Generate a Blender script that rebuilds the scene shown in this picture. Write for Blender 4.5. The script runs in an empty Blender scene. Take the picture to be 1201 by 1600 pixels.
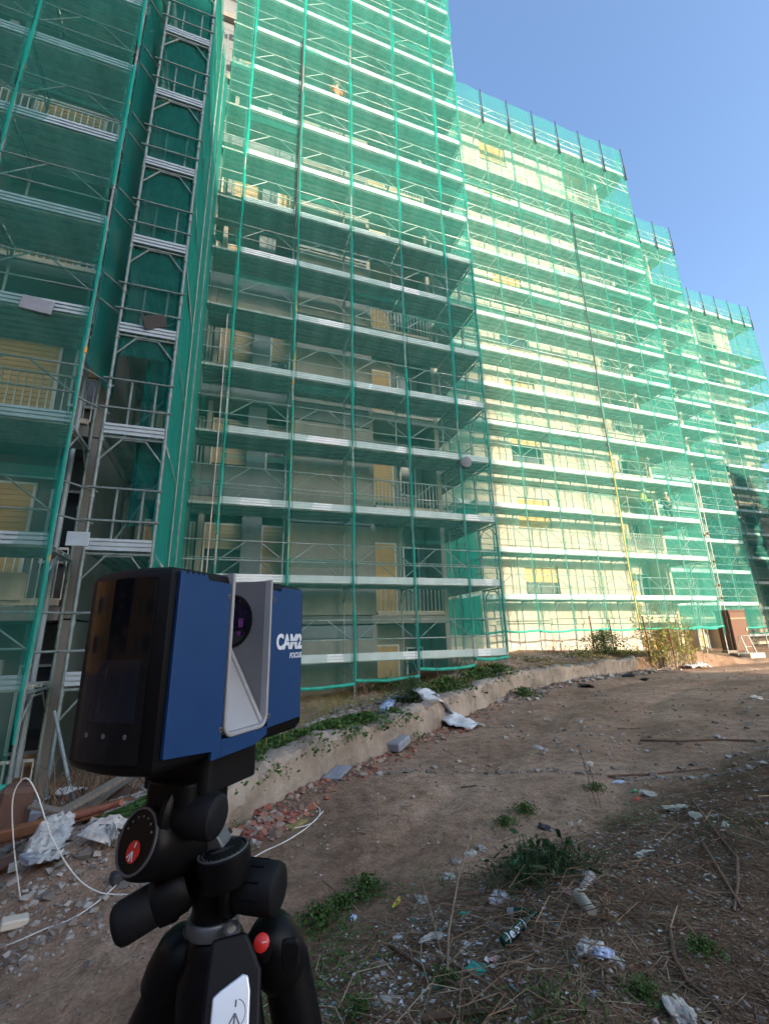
import bpy, bmesh, math, random
import numpy as np
from mathutils import Vector, Matrix, noise as mnoise

# ------------------------------------------------------------------ scene, camera, sky, sun
SC = bpy.context.scene
COL = SC.collection
random.seed(7)
RNG = np.random.default_rng(7)
PI = math.pi

# camera: the lens stands at the origin, X along the facades, Y towards them, Z up (metres)
YAW, PITCH, ROLL, FOC = 0.34738112, 0.27222823, -0.02587661, 706.52755   # FOC for a frame 1600 high
def cam_axes():
    fw = np.array([math.sin(YAW)*math.cos(PITCH), math.cos(YAW)*math.cos(PITCH), math.sin(PITCH)])
    r = np.cross(fw, [0, 0, 1]); r /= np.linalg.norm(r); u = np.cross(r, fw)
    c, s = math.cos(ROLL), math.sin(ROLL)
    return r*c+u*s, -r*s+u*c, -fw
AX_R, AX_U, AX_B = cam_axes()
cd = bpy.data.cameras.new('camera'); cam = bpy.data.objects.new('camera', cd); COL.objects.link(cam)
cam.matrix_world = Matrix(((AX_R[0], AX_U[0], AX_B[0], 0), (AX_R[1], AX_U[1], AX_B[1], 0), (AX_R[2], AX_U[2], AX_B[2], 0), (0, 0, 0, 1)))
cd.sensor_fit = 'VERTICAL'; cd.sensor_height = 24.0; cd.lens = 24.0*FOC/1600
cd.clip_start = 0.02; cd.clip_end = 3000
SC.camera = cam

SUN_EL = math.radians(15.5)
SUN_DX, SUN_DY = 0.45, -1.0                      # horizontal direction towards the sun: behind the camera, to its right
w = bpy.data.worlds.new('World'); SC.world = w; w.use_nodes = True
nt = w.node_tree; bg = nt.nodes['Background']
sky = nt.nodes.new('ShaderNodeTexSky'); sky.sky_type = 'NISHITA'; sky.sun_disc = False
sky.sun_elevation = SUN_EL; sky.sun_rotation = math.atan2(SUN_DX, SUN_DY)
sky.altitude = 50; sky.air_density = 1.0; sky.dust_density = 4.0; sky.ozone_density = 3.2
nt.links.new(sky.outputs[0], bg.inputs[0]); bg.inputs[1].default_value = 0.15
sl = bpy.data.lights.new('sun', 'SUN'); so = bpy.data.objects.new('sun', sl); COL.objects.link(so)
sl.energy = 3.1; sl.angle = math.radians(0.6); sl.color = (1.0, 0.83, 0.60)
hd = math.hypot(SUN_DX, SUN_DY)
sdir = Vector((SUN_DX/hd*math.cos(SUN_EL), SUN_DY/hd*math.cos(SUN_EL), math.sin(SUN_EL)))
so.rotation_euler = sdir.to_track_quat('Z', 'Y').to_euler(); so.location = (30, -30, 40)
SC.view_settings.view_transform = 'Standard'; SC.view_settings.look = 'None'
SC.view_settings.gamma = 1.0; SC.view_settings.use_curve_mapping = False
SC.view_settings.exposure = 1.8
SC.cycles.transparent_max_bounces = 24; SC.cycles.max_bounces = 8

def ray(px, py):                                 # sight line of a point of the 1201x1600 survey picture
    v = AX_R*(px-600.5) - AX_U*(py-800) - AX_B*FOC
    return v
def onY(px, py, Y): v = ray(px, py); return v*(Y/v[1])
def onZ(px, py, z): v = ray(px, py); return v*(z/v[2])
def V(px, py, d): return Vector((AX_R*(px-600.5) - AX_U*(py-800))*(d/FOC) - AX_B*d)

# ------------------------------------------------------------------ materials
MATS = {}
def new_mat(name):
    m = bpy.data.materials.new(name); m.use_nodes = True; MATS[name] = m
    return m, m.node_tree, m.node_tree.nodes['Principled BSDF']
def N(t, typ, **kw):
    n = t.nodes.new(typ)
    for k, v in kw.items(): setattr(n, k, v)
    return n
def mat(name, col, rough=0.6, metal=0.0, var=0.25, scale=4.0, bump=0.0, bscale=40.0, col2=None, spec=0.5, coord='Object', detail=6.0, stretch=None, rvar=0.15):
    m, t, p = new_mat(name)
    tc = N(t, 'ShaderNodeTexCoord'); src = tc.outputs[coord]
    if stretch:
        mp = N(t, 'ShaderNodeMapping'); mp.inputs['Scale'].default_value = stretch
        t.links.new(src, mp.inputs[0]); src = mp.outputs[0]
    nz = N(t, 'ShaderNodeTexNoise'); nz.inputs['Scale'].default_value = scale; nz.inputs['Detail'].default_value = detail
    nz.inputs['Roughness'].default_value = 0.65
    t.links.new(src, nz.inputs['Vector'])
    cr = N(t, 'ShaderNodeValToRGB'); c = np.array(col)
    a = c*(1-var); b = np.array(col2) if col2 is not None else c*(1+var)
    cr.color_ramp.elements[0].color = (*a, 1); cr.color_ramp.elements[1].color = (*np.clip(b, 0, 1), 1)
    cr.color_ramp.elements[0].position = 0.3; cr.color_ramp.elements[1].position = 0.7
    t.links.new(nz.outputs['Fac'], cr.inputs[0]); t.links.new(cr.outputs[0], p.inputs['Base Color'])
    p.inputs['Roughness'].default_value = rough; p.inputs['Metallic'].default_value = metal
    p.inputs['Specular IOR Level'].default_value = spec
    if rvar:
        mr = N(t, 'ShaderNodeMapRange'); mr.inputs['To Min'].default_value = max(0.02, rough-rvar); mr.inputs['To Max'].default_value = min(1, rough+rvar)
        t.links.new(nz.outputs['Fac'], mr.inputs[0]); t.links.new(mr.outputs[0], p.inputs['Roughness'])
    if bump:
        n2 = N(t, 'ShaderNodeTexNoise'); n2.inputs['Scale'].default_value = bscale; n2.inputs['Detail'].default_value = 8
        t.links.new(src, n2.inputs['Vector'])
        bp = N(t, 'ShaderNodeBump'); bp.inputs['Strength'].default_value = bump; bp.inputs['Distance'].default_value = 0.02
        t.links.new(n2.outputs['Fac'], bp.inputs['Height']); t.links.new(bp.outputs[0], p.inputs['Normal'])
    return m
def rand_mat(name, cols, rough=0.8, spec=0.3, transl=0.0):        # colour differs from loose piece to loose piece
    m, t, p = new_mat(name)
    g = N(t, 'ShaderNodeNewGeometry'); cr = N(t, 'ShaderNodeValToRGB'); cr.color_ramp.interpolation = 'CONSTANT'
    while len(cr.color_ramp.elements) < len(cols): cr.color_ramp.elements.new(0.5)
    for i, c in enumerate(cols):
        cr.color_ramp.elements[i].position = i/len(cols); cr.color_ramp.elements[i].color = (*c, 1)
    t.links.new(g.outputs['Random Per Island'], cr.inputs[0]); t.links.new(cr.outputs[0], p.inputs['Base Color'])
    p.inputs['Roughness'].default_value = rough; p.inputs['Specular IOR Level'].default_value = spec
    if transl:
        tr = N(t, 'ShaderNodeBsdfTranslucent'); t.links.new(cr.outputs[0], tr.inputs[0])
        mx = N(t, 'ShaderNodeMixShader'); mx.inputs[0].default_value = transl
        t.links.new(p.outputs[0], mx.inputs[1]); t.links.new(tr.outputs[0], mx.inputs[2])
        t.links.new(mx.outputs[0], t.nodes['Material Output'].inputs[0])
    return m

def net_material(name, cover, dcol, tcol):
    # open green weave: the threads cover part of each sight line, more of it the flatter one looks along the cloth
    m, t, p = new_mat(name); out = t.nodes['Material Output']; t.nodes.remove(p)
    g = N(t, 'ShaderNodeNewGeometry'); tc = N(t, 'ShaderNodeTexCoord')
    dt = N(t, 'ShaderNodeVectorMath', operation='DOT_PRODUCT'); t.links.new(g.outputs['Incoming'], dt.inputs[0]); t.links.new(g.outputs['Normal'], dt.inputs[1])
    ab = N(t, 'ShaderNodeMath', operation='ABSOLUTE'); t.links.new(dt.outputs['Value'], ab.inputs[0])
    mx = N(t, 'ShaderNodeMath', operation='MAXIMUM'); t.links.new(ab.outputs[0], mx.inputs[0]); mx.inputs[1].default_value = 0.25
    iv = N(t, 'ShaderNodeMath', operation='DIVIDE'); iv.inputs[0].default_value = 1.0; t.links.new(mx.outputs[0], iv.inputs[1])
    nz = N(t, 'ShaderNodeTexNoise'); nz.inputs['Scale'].default_value = 1.0; nz.inputs['Detail'].default_value = 5
    mp = N(t, 'ShaderNodeMapping'); mp.inputs['Scale'].default_value = (3.0, 3.0, 0.35)
    t.links.new(tc.outputs['Object'], mp.inputs[0]); t.links.new(mp.outputs[0], nz.inputs['Vector'])
    mr = N(t, 'ShaderNodeMapRange'); t.links.new(nz.outputs['Fac'], mr.inputs[0])
    mr.inputs['From Min'].default_value = 0.3; mr.inputs['From Max'].default_value = 0.7
    mr.inputs['To Min'].default_value = 1-cover*0.8; mr.inputs['To Max'].default_value = 1-cover*1.2
    pw = N(t, 'ShaderNodeMath', operation='POWER'); t.links.new(mr.outputs[0], pw.inputs[0]); t.links.new(iv.outputs[0], pw.inputs[1])
    df = N(t, 'ShaderNodeBsdfDiffuse'); df.inputs[0].default_value = (*dcol, 1)
    tr = N(t, 'ShaderNodeBsdfTranslucent'); tr.inputs[0].default_value = (*tcol, 1)
    mm = N(t, 'ShaderNodeMixShader'); mm.inputs[0].default_value = 0.5
    t.links.new(df.outputs[0], mm.inputs[1]); t.links.new(tr.outputs[0], mm.inputs[2])
    tp = N(t, 'ShaderNodeBsdfTransparent')
    ms = N(t, 'ShaderNodeMixShader'); t.links.new(pw.outputs[0], ms.inputs[0])
    t.links.new(mm.outputs[0], ms.inputs[1]); t.links.new(tp.outputs[0], ms.inputs[2])
    t.links.new(ms.outputs[0], out.inputs[0])
    return m
NET = net_material('green_debris_net', 0.215, (0.055, 0.34, 0.285), (0.065, 0.39, 0.315))
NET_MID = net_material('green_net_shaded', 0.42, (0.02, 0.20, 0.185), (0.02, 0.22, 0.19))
NET_DENSE = net_material('green_net_doubled', 0.62, (0.02, 0.44, 0.36), (0.02, 0.46, 0.37))
mat('green_net_roll', (0.012, 0.30, 0.22), 0.7, 0, 0.3, 6)
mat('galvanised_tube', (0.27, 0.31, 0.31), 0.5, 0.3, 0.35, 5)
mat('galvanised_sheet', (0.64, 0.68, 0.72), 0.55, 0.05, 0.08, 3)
mat('dark_tube', (0.15, 0.19, 0.19), 0.55, 0.15, 0.4, 5)  # darker copy of the galvanised tube, for the two nearest scaffolds
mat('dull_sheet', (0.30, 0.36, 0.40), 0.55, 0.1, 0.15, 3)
mat('steel_deck', (0.36, 0.37, 0.36), 0.65, 0.1, 0.35, 2)
mat('orange_tag', (0.65, 0.25, 0.03), 0.6)
mat('dark_sleeve', (0.03, 0.035, 0.045), 0.6)
mat('grey_concrete', (0.27, 0.25, 0.225), 0.9, 0, 0.22, 0.9, 0.25, 14, spec=0.2)  # tallest block's walls: the common facade concrete, darkened for its shade
mat('light_concrete', (0.50, 0.44, 0.365), 0.9, 0, 0.18, 1.2, 0.2, 14, spec=0.2)  # same facade concrete, coloured paler and warmer for the sunlit blocks
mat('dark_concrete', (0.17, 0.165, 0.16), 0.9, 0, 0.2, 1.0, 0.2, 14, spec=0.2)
mat('blue_grey_render', (0.19, 0.205, 0.225), 0.9, 0, 0.18, 1.0, 0.15, 14, spec=0.2)
mat('yellow_shutter', (0.52, 0.34, 0.13), 0.6, 0, 0.12, 2)
mat('tan_shutter', (0.46, 0.34, 0.20), 0.65, 0, 0.12, 2)
mat('orange_shutter', (0.62, 0.30, 0.07), 0.6, 0, 0.12, 2)
mat('ribbed_shutter', (0.40, 0.38, 0.33), 0.6, 0.1, 0.12, 2)
mat('white_metal', (0.62, 0.62, 0.58), 0.5, 0.1, 0.15, 5)
mat('dark_glass', (0.02, 0.025, 0.03), 0.08, 0, 0.2, 3, rvar=0.03)
mat('orange_render', (0.62, 0.30, 0.10), 0.9, 0, 0.12, 0.7, spec=0.2)
mat('rust', (0.16, 0.065, 0.03), 0.85, 0.2, 0.4, 12, 0.2, 60)
mat('brick_red', (0.30, 0.10, 0.065), 0.9, 0, 0.3, 9)
mat('weathered_wood', (0.17, 0.14, 0.11), 0.85, 0, 0.35, 5, 0.3, 40, stretch=(8, 8, 1))
mat('pale_wood', (0.33, 0.23, 0.13), 0.8, 0, 0.3, 5, stretch=(1, 8, 8))
mat('white_sheet', (0.48, 0.49, 0.51), 0.55, 0, 0.3, 5, 0.4, 14)
mat('white_plastic', (0.34, 0.32, 0.29), 0.55, 0, 0.4, 14, col2=(0.56, 0.55, 0.53))
mat('blue_white_tissue', (0.36, 0.42, 0.58), 0.7, 0, 0.25, 30)
mat('grey_slate', (0.20, 0.215, 0.25), 0.75, 0, 0.2, 8)
mat('green_glass', (0.006, 0.045, 0.025), 0.12, 0, 0.25, 14, rvar=0.05)
mat('beige_cup', (0.30, 0.285, 0.235), 0.6, 0, 0.25, 12)
mat('clear_plastic', (0.30, 0.285, 0.26), 0.2, 0, 0.3, 20)
mat('cable_white', (0.52, 0.50, 0.47), 0.6, 0, 0.15, 10)
mat('yellow_scrap', (0.55, 0.40, 0.06), 0.6); mat('red_scrap', (0.55, 0.08, 0.035), 0.6)
mat('blue_scrap', (0.12, 0.25, 0.50), 0.6); mat('teal_scrap', (0.03, 0.25, 0.20), 0.6); mat('green_scrap', (0.03, 0.24, 0.10), 0.6)
mat('dark_scrap', (0.025, 0.025, 0.03), 0.6); mat('pink_scrap', (0.50, 0.32, 0.30), 0.7)
mat('stick_brown', (0.11, 0.065, 0.04), 0.85, 0, 0.35, 20); mat('stick_tan', (0.24, 0.17, 0.11), 0.85, 0, 0.3, 20)
rand_mat('weed_green', [(0.045, 0.10, 0.02), (0.06, 0.13, 0.03), (0.035, 0.08, 0.018), (0.085, 0.14, 0.035)], 0.6, 0.3, 0.25)
rand_mat('dark_leaf', [(0.025, 0.06, 0.02), (0.04, 0.085, 0.025), (0.02, 0.045, 0.018)], 0.6, 0.3, 0.2)
rand_mat('bush_leaf', [(0.05, 0.10, 0.03), (0.07, 0.12, 0.04), (0.04, 0.08, 0.03), (0.09, 0.12, 0.05)], 0.6, 0.3, 0.25)
rand_mat('yellow_reed', [(0.27, 0.28, 0.05), (0.33, 0.30, 0.08), (0.19, 0.23, 0.04), (0.36, 0.29, 0.11)], 0.7, 0.3, 0.3)
rand_mat('dry_stem', [(0.17, 0.11, 0.07), (0.12, 0.075, 0.05), (0.2, 0.14, 0.09)], 0.85, 0.2)
rand_mat('pebble', [(0.20, 0.175, 0.15), (0.28, 0.25, 0.22), (0.14, 0.12, 0.105), (0.34, 0.31, 0.28), (0.22, 0.17, 0.14)], 0.9, 0.2)
rand_mat('litter_leaf', [(0.11, 0.07, 0.045), (0.16, 0.11, 0.07), (0.075, 0.05, 0.035), (0.22, 0.17, 0.12), (0.13, 0.09, 0.07)], 0.85, 0.2)
rand_mat('litter_scrap', [(0.45, 0.45, 0.46), (0.30, 0.30, 0.31), (0.55, 0.56, 0.58), (0.20, 0.22, 0.24), (0.10, 0.20, 0.22), (0.40, 0.36, 0.31)], 0.6, 0.3)
rand_mat('crushed_brick', [(0.24, 0.085, 0.06), (0.17, 0.065, 0.05), (0.28, 0.13, 0.09), (0.20, 0.125, 0.09), (0.27, 0.21, 0.17), (0.16, 0.11, 0.085)], 0.95, 0.2)

def soil_material():
    m, t, p = new_mat('soil'); tc = N(t, 'ShaderNodeTexCoord')
    def noise(s, d=8, r=0.6):
        n = N(t, 'ShaderNodeTexNoise'); n.inputs['Scale'].default_value = s; n.inputs['Detail'].default_value = d; n.inputs['Roughness'].default_value = r
        t.links.new(tc.outputs['Object'], n.inputs['Vector']); return n
    n1, n2, n3 = noise(0.55, 6), noise(6, 8, 0.7), noise(45, 6, 0.7)
    def ramp(n, cols):
        c = N(t, 'ShaderNodeValToRGB')
        while len(c.color_ramp.elements) < len(cols): c.color_ramp.elements.new(0.5)
        for e, (pos, col) in zip(c.color_ramp.elements, cols): e.position = pos; e.color = (*col, 1)
        t.links.new(n.outputs['Fac'], c.inputs[0]); return c
    c1 = ramp(n1, [(0.3, (0.185, 0.118, 0.080)), (0.5, (0.30, 0.198, 0.138)), (0.7, (0.41, 0.29, 0.212))])
    c2 = ramp(n2, [(0.3, (0.45, 0.42, 0.40)), (0.55, (1, 1, 1)), (0.75, (1.35, 1.32, 1.28))])
    c3 = ramp(n3, [(0.35, (0.6, 0.58, 0.56)), (0.55, (1, 1, 1)), (0.72, (1.5, 1.45, 1.4))])
    a = N(t, 'ShaderNodeMix', data_type='RGBA', blend_type='MULTIPLY'); a.inputs[0].default_value = 0.8
    t.links.new(c1.outputs[0], a.inputs[6]); t.links.new(c2.outputs[0], a.inputs[7])
    b = N(t, 'ShaderNodeMix', data_type='RGBA', blend_type='MULTIPLY'); b.inputs[0].default_value = 0.8
    t.links.new(a.outputs[2], b.inputs[6]); t.links.new(c3.outputs[0], b.inputs[7])
    hu = N(t, 'ShaderNodeAttribute'); hu.attribute_name = 'humus'; hm = N(t, 'ShaderNodeMix', data_type='RGBA', blend_type='MULTIPLY'); hm.inputs[7].default_value = (0.66, 0.63, 0.60, 1)
    t.links.new(hu.outputs['Fac'], hm.inputs[0]); t.links.new(b.outputs[2], hm.inputs[6])
    t.links.new(hm.outputs[2], p.inputs['Base Color']); p.inputs['Roughness'].default_value = 0.95; p.inputs['Specular IOR Level'].default_value = 0.15
    ad = N(t, 'ShaderNodeMath', operation='ADD'); t.links.new(n2.outputs['Fac'], ad.inputs[0]); t.links.new(n3.outputs['Fac'], ad.inputs[1])
    bp = N(t, 'ShaderNodeBump'); bp.inputs['Strength'].default_value = 0.7; bp.inputs['Distance'].default_value = 0.03
    t.links.new(ad.outputs[0], bp.inputs['Height']); t.links.new(bp.outputs[0], p.inputs['Normal'])
soil_material()

# ------------------------------------------------------------------ mesh and object helpers
class MB:
    def __init__(s): s.v = []; s.f = []
    def add(s, verts, faces):
        k = len(s.v); s.v.extend([tuple(x) for x in verts]); s.f.extend([tuple(i+k for i in f) for f in faces]); return s
    def box(s, c, d, M=None):
        hx, hy, hz = d[0]/2, d[1]/2, d[2]/2; c = Vector(c)
        vs = [Vector((x, y, z)) for x in (-hx, hx) for y in (-hy, hy) for z in (-hz, hz)]
        if M is not None: vs = [M @ q for q in vs]
        return s.add([q+c for q in vs], [(0, 1, 3, 2), (4, 6, 7, 5), (0, 4, 5, 1), (2, 3, 7, 6), (0, 2, 6, 4), (1, 5, 7, 3)])
    def box2(s, a, b): return s.box([(a[i]+b[i])/2 for i in range(3)], [abs(b[i]-a[i]) for i in range(3)])
    def tube(s, p, q, r, n=6, r2=None, cap=True):
        p, q = Vector(p), Vector(q); d = (q-p)
        if d.length < 1e-6: return s
        d.normalize(); a = d.orthogonal().normalized(); b = d.cross(a); r2 = r if r2 is None else r2
        vs = [p+(a*math.cos(2*PI*i/n)+b*math.sin(2*PI*i/n))*r for i in range(n)]+[q+(a*math.cos(2*PI*i/n)+b*math.sin(2*PI*i/n))*r2 for i in range(n)]
        fs = [(i, (i+1) % n, n+(i+1) % n, n+i) for i in range(n)]
        if cap: fs += [tuple(range(n-1, -1, -1)), tuple(range(n, 2*n))]
        return s.add(vs, fs)
    def path(s, pts, r, n=6, taper=None):
        pts = [Vector(p) for p in pts]; k = len(pts); vs = []; a = None
        for i, p in enumerate(pts):
            d = (pts[min(i+1, k-1)]-pts[max(i-1, 0)]).normalized()
            a = d.orthogonal().normalized() if a is None else (a-d*a.dot(d)).normalized()
            b = d.cross(a); rr = r if taper is None else r+(taper-r)*i/(k-1)
            vs += [p+(a*math.cos(2*PI*j/n)+b*math.sin(2*PI*j/n))*rr for j in range(n)]
        fs = [(i*n+j, i*n+(j+1) % n, (i+1)*n+(j+1) % n, (i+1)*n+j) for i in range(k-1) for j in range(n)]
        fs += [tuple(range(n-1, -1, -1)), tuple(range((k-1)*n, k*n))]
        return s.add(vs, fs)
    def lathe(s, prof, o, axis, n=32):            # prof: (radius, height) along axis from o
        o = Vector(o); d = Vector(axis).normalized(); a = d.orthogonal().normalized(); b = d.cross(a); vs = []
        for r, h in prof: vs += [o+d*h+(a*math.cos(2*PI*j/n)+b*math.sin(2*PI*j/n))*max(r, 1e-5) for j in range(n)]
        fs = [(i*n+j, i*n+(j+1) % n, (i+1)*n+(j+1) % n, (i+1)*n+j) for i in range(len(prof)-1) for j in range(n)]
        fs += [tuple(range(n-1, -1, -1)), tuple(range((len(prof)-1)*n, len(prof)*n))]
        return s.add(vs, fs)
    def ring(s, prof, o, axis, n=40):              # closed profile turned round an axis
        o = Vector(o); d = Vector(axis).normalized(); a = d.orthogonal().normalized(); b = d.cross(a); vs = []; k = len(prof)
        for r, h in prof: vs += [o+d*h+(a*math.cos(2*PI*j/n)+b*math.sin(2*PI*j/n))*r for j in range(n)]
        return s.add(vs, [(i*n+j, i*n+(j+1) % n, ((i+1) % k)*n+(j+1) % n, ((i+1) % k)*n+j) for i in range(k) for j in range(n)])
    def prism(s, poly, T, d):                     # poly in (a, b), T maps (a, b, c) to a point, thickness c from 0 to d
        n = len(poly); vs = [T(a, b, 0) for a, b in poly]+[T(a, b, d) for a, b in poly]
        return s.add(vs, [tuple(range(n-1, -1, -1)), tuple(range(n, 2*n))]+[(i, (i+1) % n, n+(i+1) % n, n+i) for i in range(n)])
    def mesh(s, name, m, smooth=False, fix=True):
        me = bpy.data.meshes.new(name); me.from_pydata(s.v, [], s.f)
        if fix:
            b = bmesh.new(); b.from_mesh(me); bmesh.ops.recalc_face_normals(b, faces=b.faces); b.to_mesh(me); b.free()
        me.materials.append(MATS[m] if isinstance(m, str) else m)
        if smooth:
            for q in me.polygons: q.use_smooth = True
            try: me.set_sharp_from_angle(angle=math.radians(38))
            except Exception: pass
        me.update(); return me
    def obj(s, name, m, parent=None, smooth=False, fix=True): return link(name, s.mesh(name, m, smooth, fix), parent)

WL = {}
def link(name, me, parent=None, loc=(0, 0, 0)):   # loc in world space; parents carry translations only
    o = bpy.data.objects.new(name, me); COL.objects.link(o); o.location = loc; WL[o] = Vector((0, 0, 0))+Vector(loc)
    if parent is not None:
        o.parent = parent; o.matrix_parent_inverse = Matrix.Translation(-WL[parent])
    return o
def tag(o, label=None, cat=None, group=None, kind=None):
    if label: o['label'] = label
    if cat: o['category'] = cat
    if group: o['group'] = group
    if kind: o['kind'] = kind
    return o
def empty(name, loc, label, cat, group=None):
    return tag(link(name, None, None, loc), label, cat, group)
def clone(o, parent, shift):
    c = o.copy(); COL.objects.link(c); c.parent = parent
    WL[c] = WL[o]+Vector(shift); c.location = WL[c]; c.matrix_parent_inverse = Matrix.Translation(-WL[parent]) if parent is not None else Matrix()
    return c

def grid_noise(x, y, s, seed=0):                  # smooth value noise, numpy
    x = np.asarray(x)*s; y = np.asarray(y)*s; xi = np.floor(x).astype(np.int64); yi = np.floor(y).astype(np.int64); xf = x-xi; yf = y-yi
    def h(a, b):
        n = (a*374761393+b*668265263+seed*1274126177) & 0x7fffffff
        n = ((n ^ (n >> 13))*1274126177) & 0x7fffffff
        return ((n ^ (n >> 16)) & 0xffff)/65535.0
    u = xf*xf*(3-2*xf); v = yf*yf*(3-2*yf)
    return (h(xi, yi)*(1-u)+h(xi+1, yi)*u)*(1-v)+(h(xi, yi+1)*(1-u)+h(xi+1, yi+1)*u)*v
def smooth(a, b, t): t = np.clip((t-a)/(b-a), 0, 1); return t*t*(3-2*t)

# ------------------------------------------------------------------ terrain
WALL_PX = [(250, 1372, -1.67), (350, 1305, -1.60), (430, 1255, -1.57), (520, 1205, -1.54), (600, 1172, -1.51), (700, 1128, -1.47), (800, 1085, -1.42), (900, 1062, -1.33), (1000, 1048, -1.25), (1085, 1043, -1.22)]
WALL_TOP = [1300, 1240, 1187, 1150, 1128, 1092, 1052, 1040, 1026, 1012]
WB = [onZ(*q) for q in WALL_PX]
WT = [onY(q[0], ty, b[1])[2] for q, ty, b in zip(WALL_PX, WALL_TOP, WB)]
PL = np.array([[-9, 1.0], [-3.0, 2.6], [-1.1, 3.6]]+[[b[0], b[1]] for b in WB]+[[19.0, 11.9], [26, 13.5], [60, 14.5]])
TOPZ = np.array([-2.2, -2.15, -1.9]+WT+[-1.12, -1.16, -1.2])
def road(x, y):
    z = np.where(x >= 0, -1.6+0.026*np.minimum(x, 14), np.maximum(-1.6+0.22*x, -2.1))
    return z+0.05*(grid_noise(x, y, 0.8, 3)-0.5)+0.025*(grid_noise(x, y, 3.1, 4)-0.5)
ML0, ML1 = np.array([0.55, 2.85]), np.array([6.8, 4.55])                # foot of the littered bank beside the camera
def mound(x, y):
    d = ML1-ML0; d = d/np.linalg.norm(d); n = np.array([d[1], -d[0]])
    q = (x-ML0[0])*n[0]+(y-ML0[1])*n[1]+0.35*(grid_noise(x, y, 1.1, 8)-0.5)
    along = (x-ML0[0])*d[0]+(y-ML0[1])*d[1]
    return 0.38*smooth(0.0, 1.5, q)*smooth(-2.5, 0.3, along)+0.05*(grid_noise(x, y, 2.6, 5)-0.4)*smooth(-.1, .5, q)+0.03*(grid_noise(x, y, 7, 6)-.5)*smooth(-.1, .4, q)
BX = [-20, -8, -2.4, 0, 3.4, 5.1, 6.9, 8.0, 12.6, 17, 21, 24, 40]; BZ = [-2.3, -2.2, -2.15, -1.75, -1.38, -1.33, -0.95, -0.86, -0.66, -0.82, -1.0, -1.2, -1.2]
def wall_dist(x, y):
    best = np.full(x.shape, 1e9); sd = np.zeros(x.shape); tz = np.zeros(x.shape)
    for i in range(len(PL)-1):
        a, b = PL[i], PL[i+1]; d = b-a; L2 = d@d
        t = np.clip(((x-a[0])*d[0]+(y-a[1])*d[1])/L2, 0, 1)
        dx, dy = x-(a[0]+t*d[0]), y-(a[1]+t*d[1]); dist = np.hypot(dx, dy); s = np.sign(d[0]*(y-a[1])-d[1]*(x-a[0]))
        m = dist < best; best = np.where(m, dist, best); sd = np.where(m, dist*s, sd); tz = np.where(m, TOPZ[i]+t*(TOPZ[i+1]-TOPZ[i]), tz)
    return sd, tz
def ground_z(x, y):
    x = np.asarray(x, float); y = np.asarray(y, float); sd, tz = wall_dist(x, y)
    T = np.interp(x, BX, BZ); ter = tz-0.05+(T-tz+0.05)*smooth(0.2, 3.2, sd)+0.10*(grid_noise(x, y, 1.3, 11)-0.5)*smooth(.2, .8, sd)+0.05*(grid_noise(x, y, 4.5, 12)-0.5)*smooth(.2, .6, sd)
    rut = sum(np.exp(-((sd+o)/.17)**2) for o in (1.55, 3.05, 4.3))*np.clip(1-mound(x, y)*6, 0, 1)
    lo = road(x, y)+mound(x, y)-0.035*rut*(.5+grid_noise(x, y, .6, 31))+.018*np.exp(-((sd+2.3)/.35)**2)+.012*(grid_noise(x, y, 9, 33)-.5)
    step = np.where(x > 0.0, smooth(0.03, 0.24, sd), smooth(-0.3, 1.2, sd))
    return lo+(ter-lo)*step
def gz(x, y): return float(ground_z(np.array([x]), np.array([y]))[0])
def G(px, py):                                    # where a sight line meets the ground
    v = ray(px, py); t = -1.3/v[2] if v[2] < 0 else 30
    lo, hi = 0.2/np.linalg.norm(v), 60/np.linalg.norm(v); ts = np.linspace(lo, hi, 6000)
    P = v[None, :]*ts[:, None]; below = P[:, 2] < ground_z(P[:, 0], P[:, 1])
    i = int(np.argmax(below)) if below.any() else len(ts)-1
    return Vector(P[i])

def axis_pts(segs):
    out = [segs[0][0]]
    for a, b, st in segs:
        n = max(1, int(round((b-a)/st))); out += list(np.linspace(a, b, n+1)[1:])
    return np.array(out)
gx = axis_pts([(-400, -60, 60), (-60, -9, 4), (-9, -2, .2), (-2, 4.5, .036), (4.5, 20, .09), (20, 50, .7), (50, 400, 50)])
gy = axis_pts([(-300, -40, 50), (-40, 0, 3), (0, .7, .15), (.7, 4, .036), (4, 14.5, .085), (14.5, 40, .5), (40, 600, 70)])
GX, GY = np.meshgrid(gx, gy); GZ = ground_z(GX, GY)
nx_, ny_ = len(gx), len(gy)
me = bpy.data.meshes.new('ground'); idx = np.arange(nx_*ny_).reshape(ny_, nx_)
fa = np.stack([idx[:-1, :-1], idx[:-1, 1:], idx[1:, 1:], idx[1:, :-1]], -1).reshape(-1, 4)
me.from_pydata(np.stack([GX, GY, GZ], -1).reshape(-1, 3).tolist(), [], fa.tolist()); me.materials.append(MATS['soil'])
at = me.attributes.new('humus', 'FLOAT', 'POINT'); d_ = (ML1-ML0)/np.linalg.norm(ML1-ML0); q_ = (GX-ML0[0])*d_[1]-(GY-ML0[1])*d_[0]+.5*(grid_noise(GX, GY, 2.2, 93)-.5)
at.data.foreach_set('value', (smooth(-.15, .45, q_)*np.exp(-np.maximum(0, q_-2.2)/2)).ravel().astype(np.float32))
for q in me.polygons: q.use_smooth = True
tag(link('ground', me), None, kind='structure')

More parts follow.
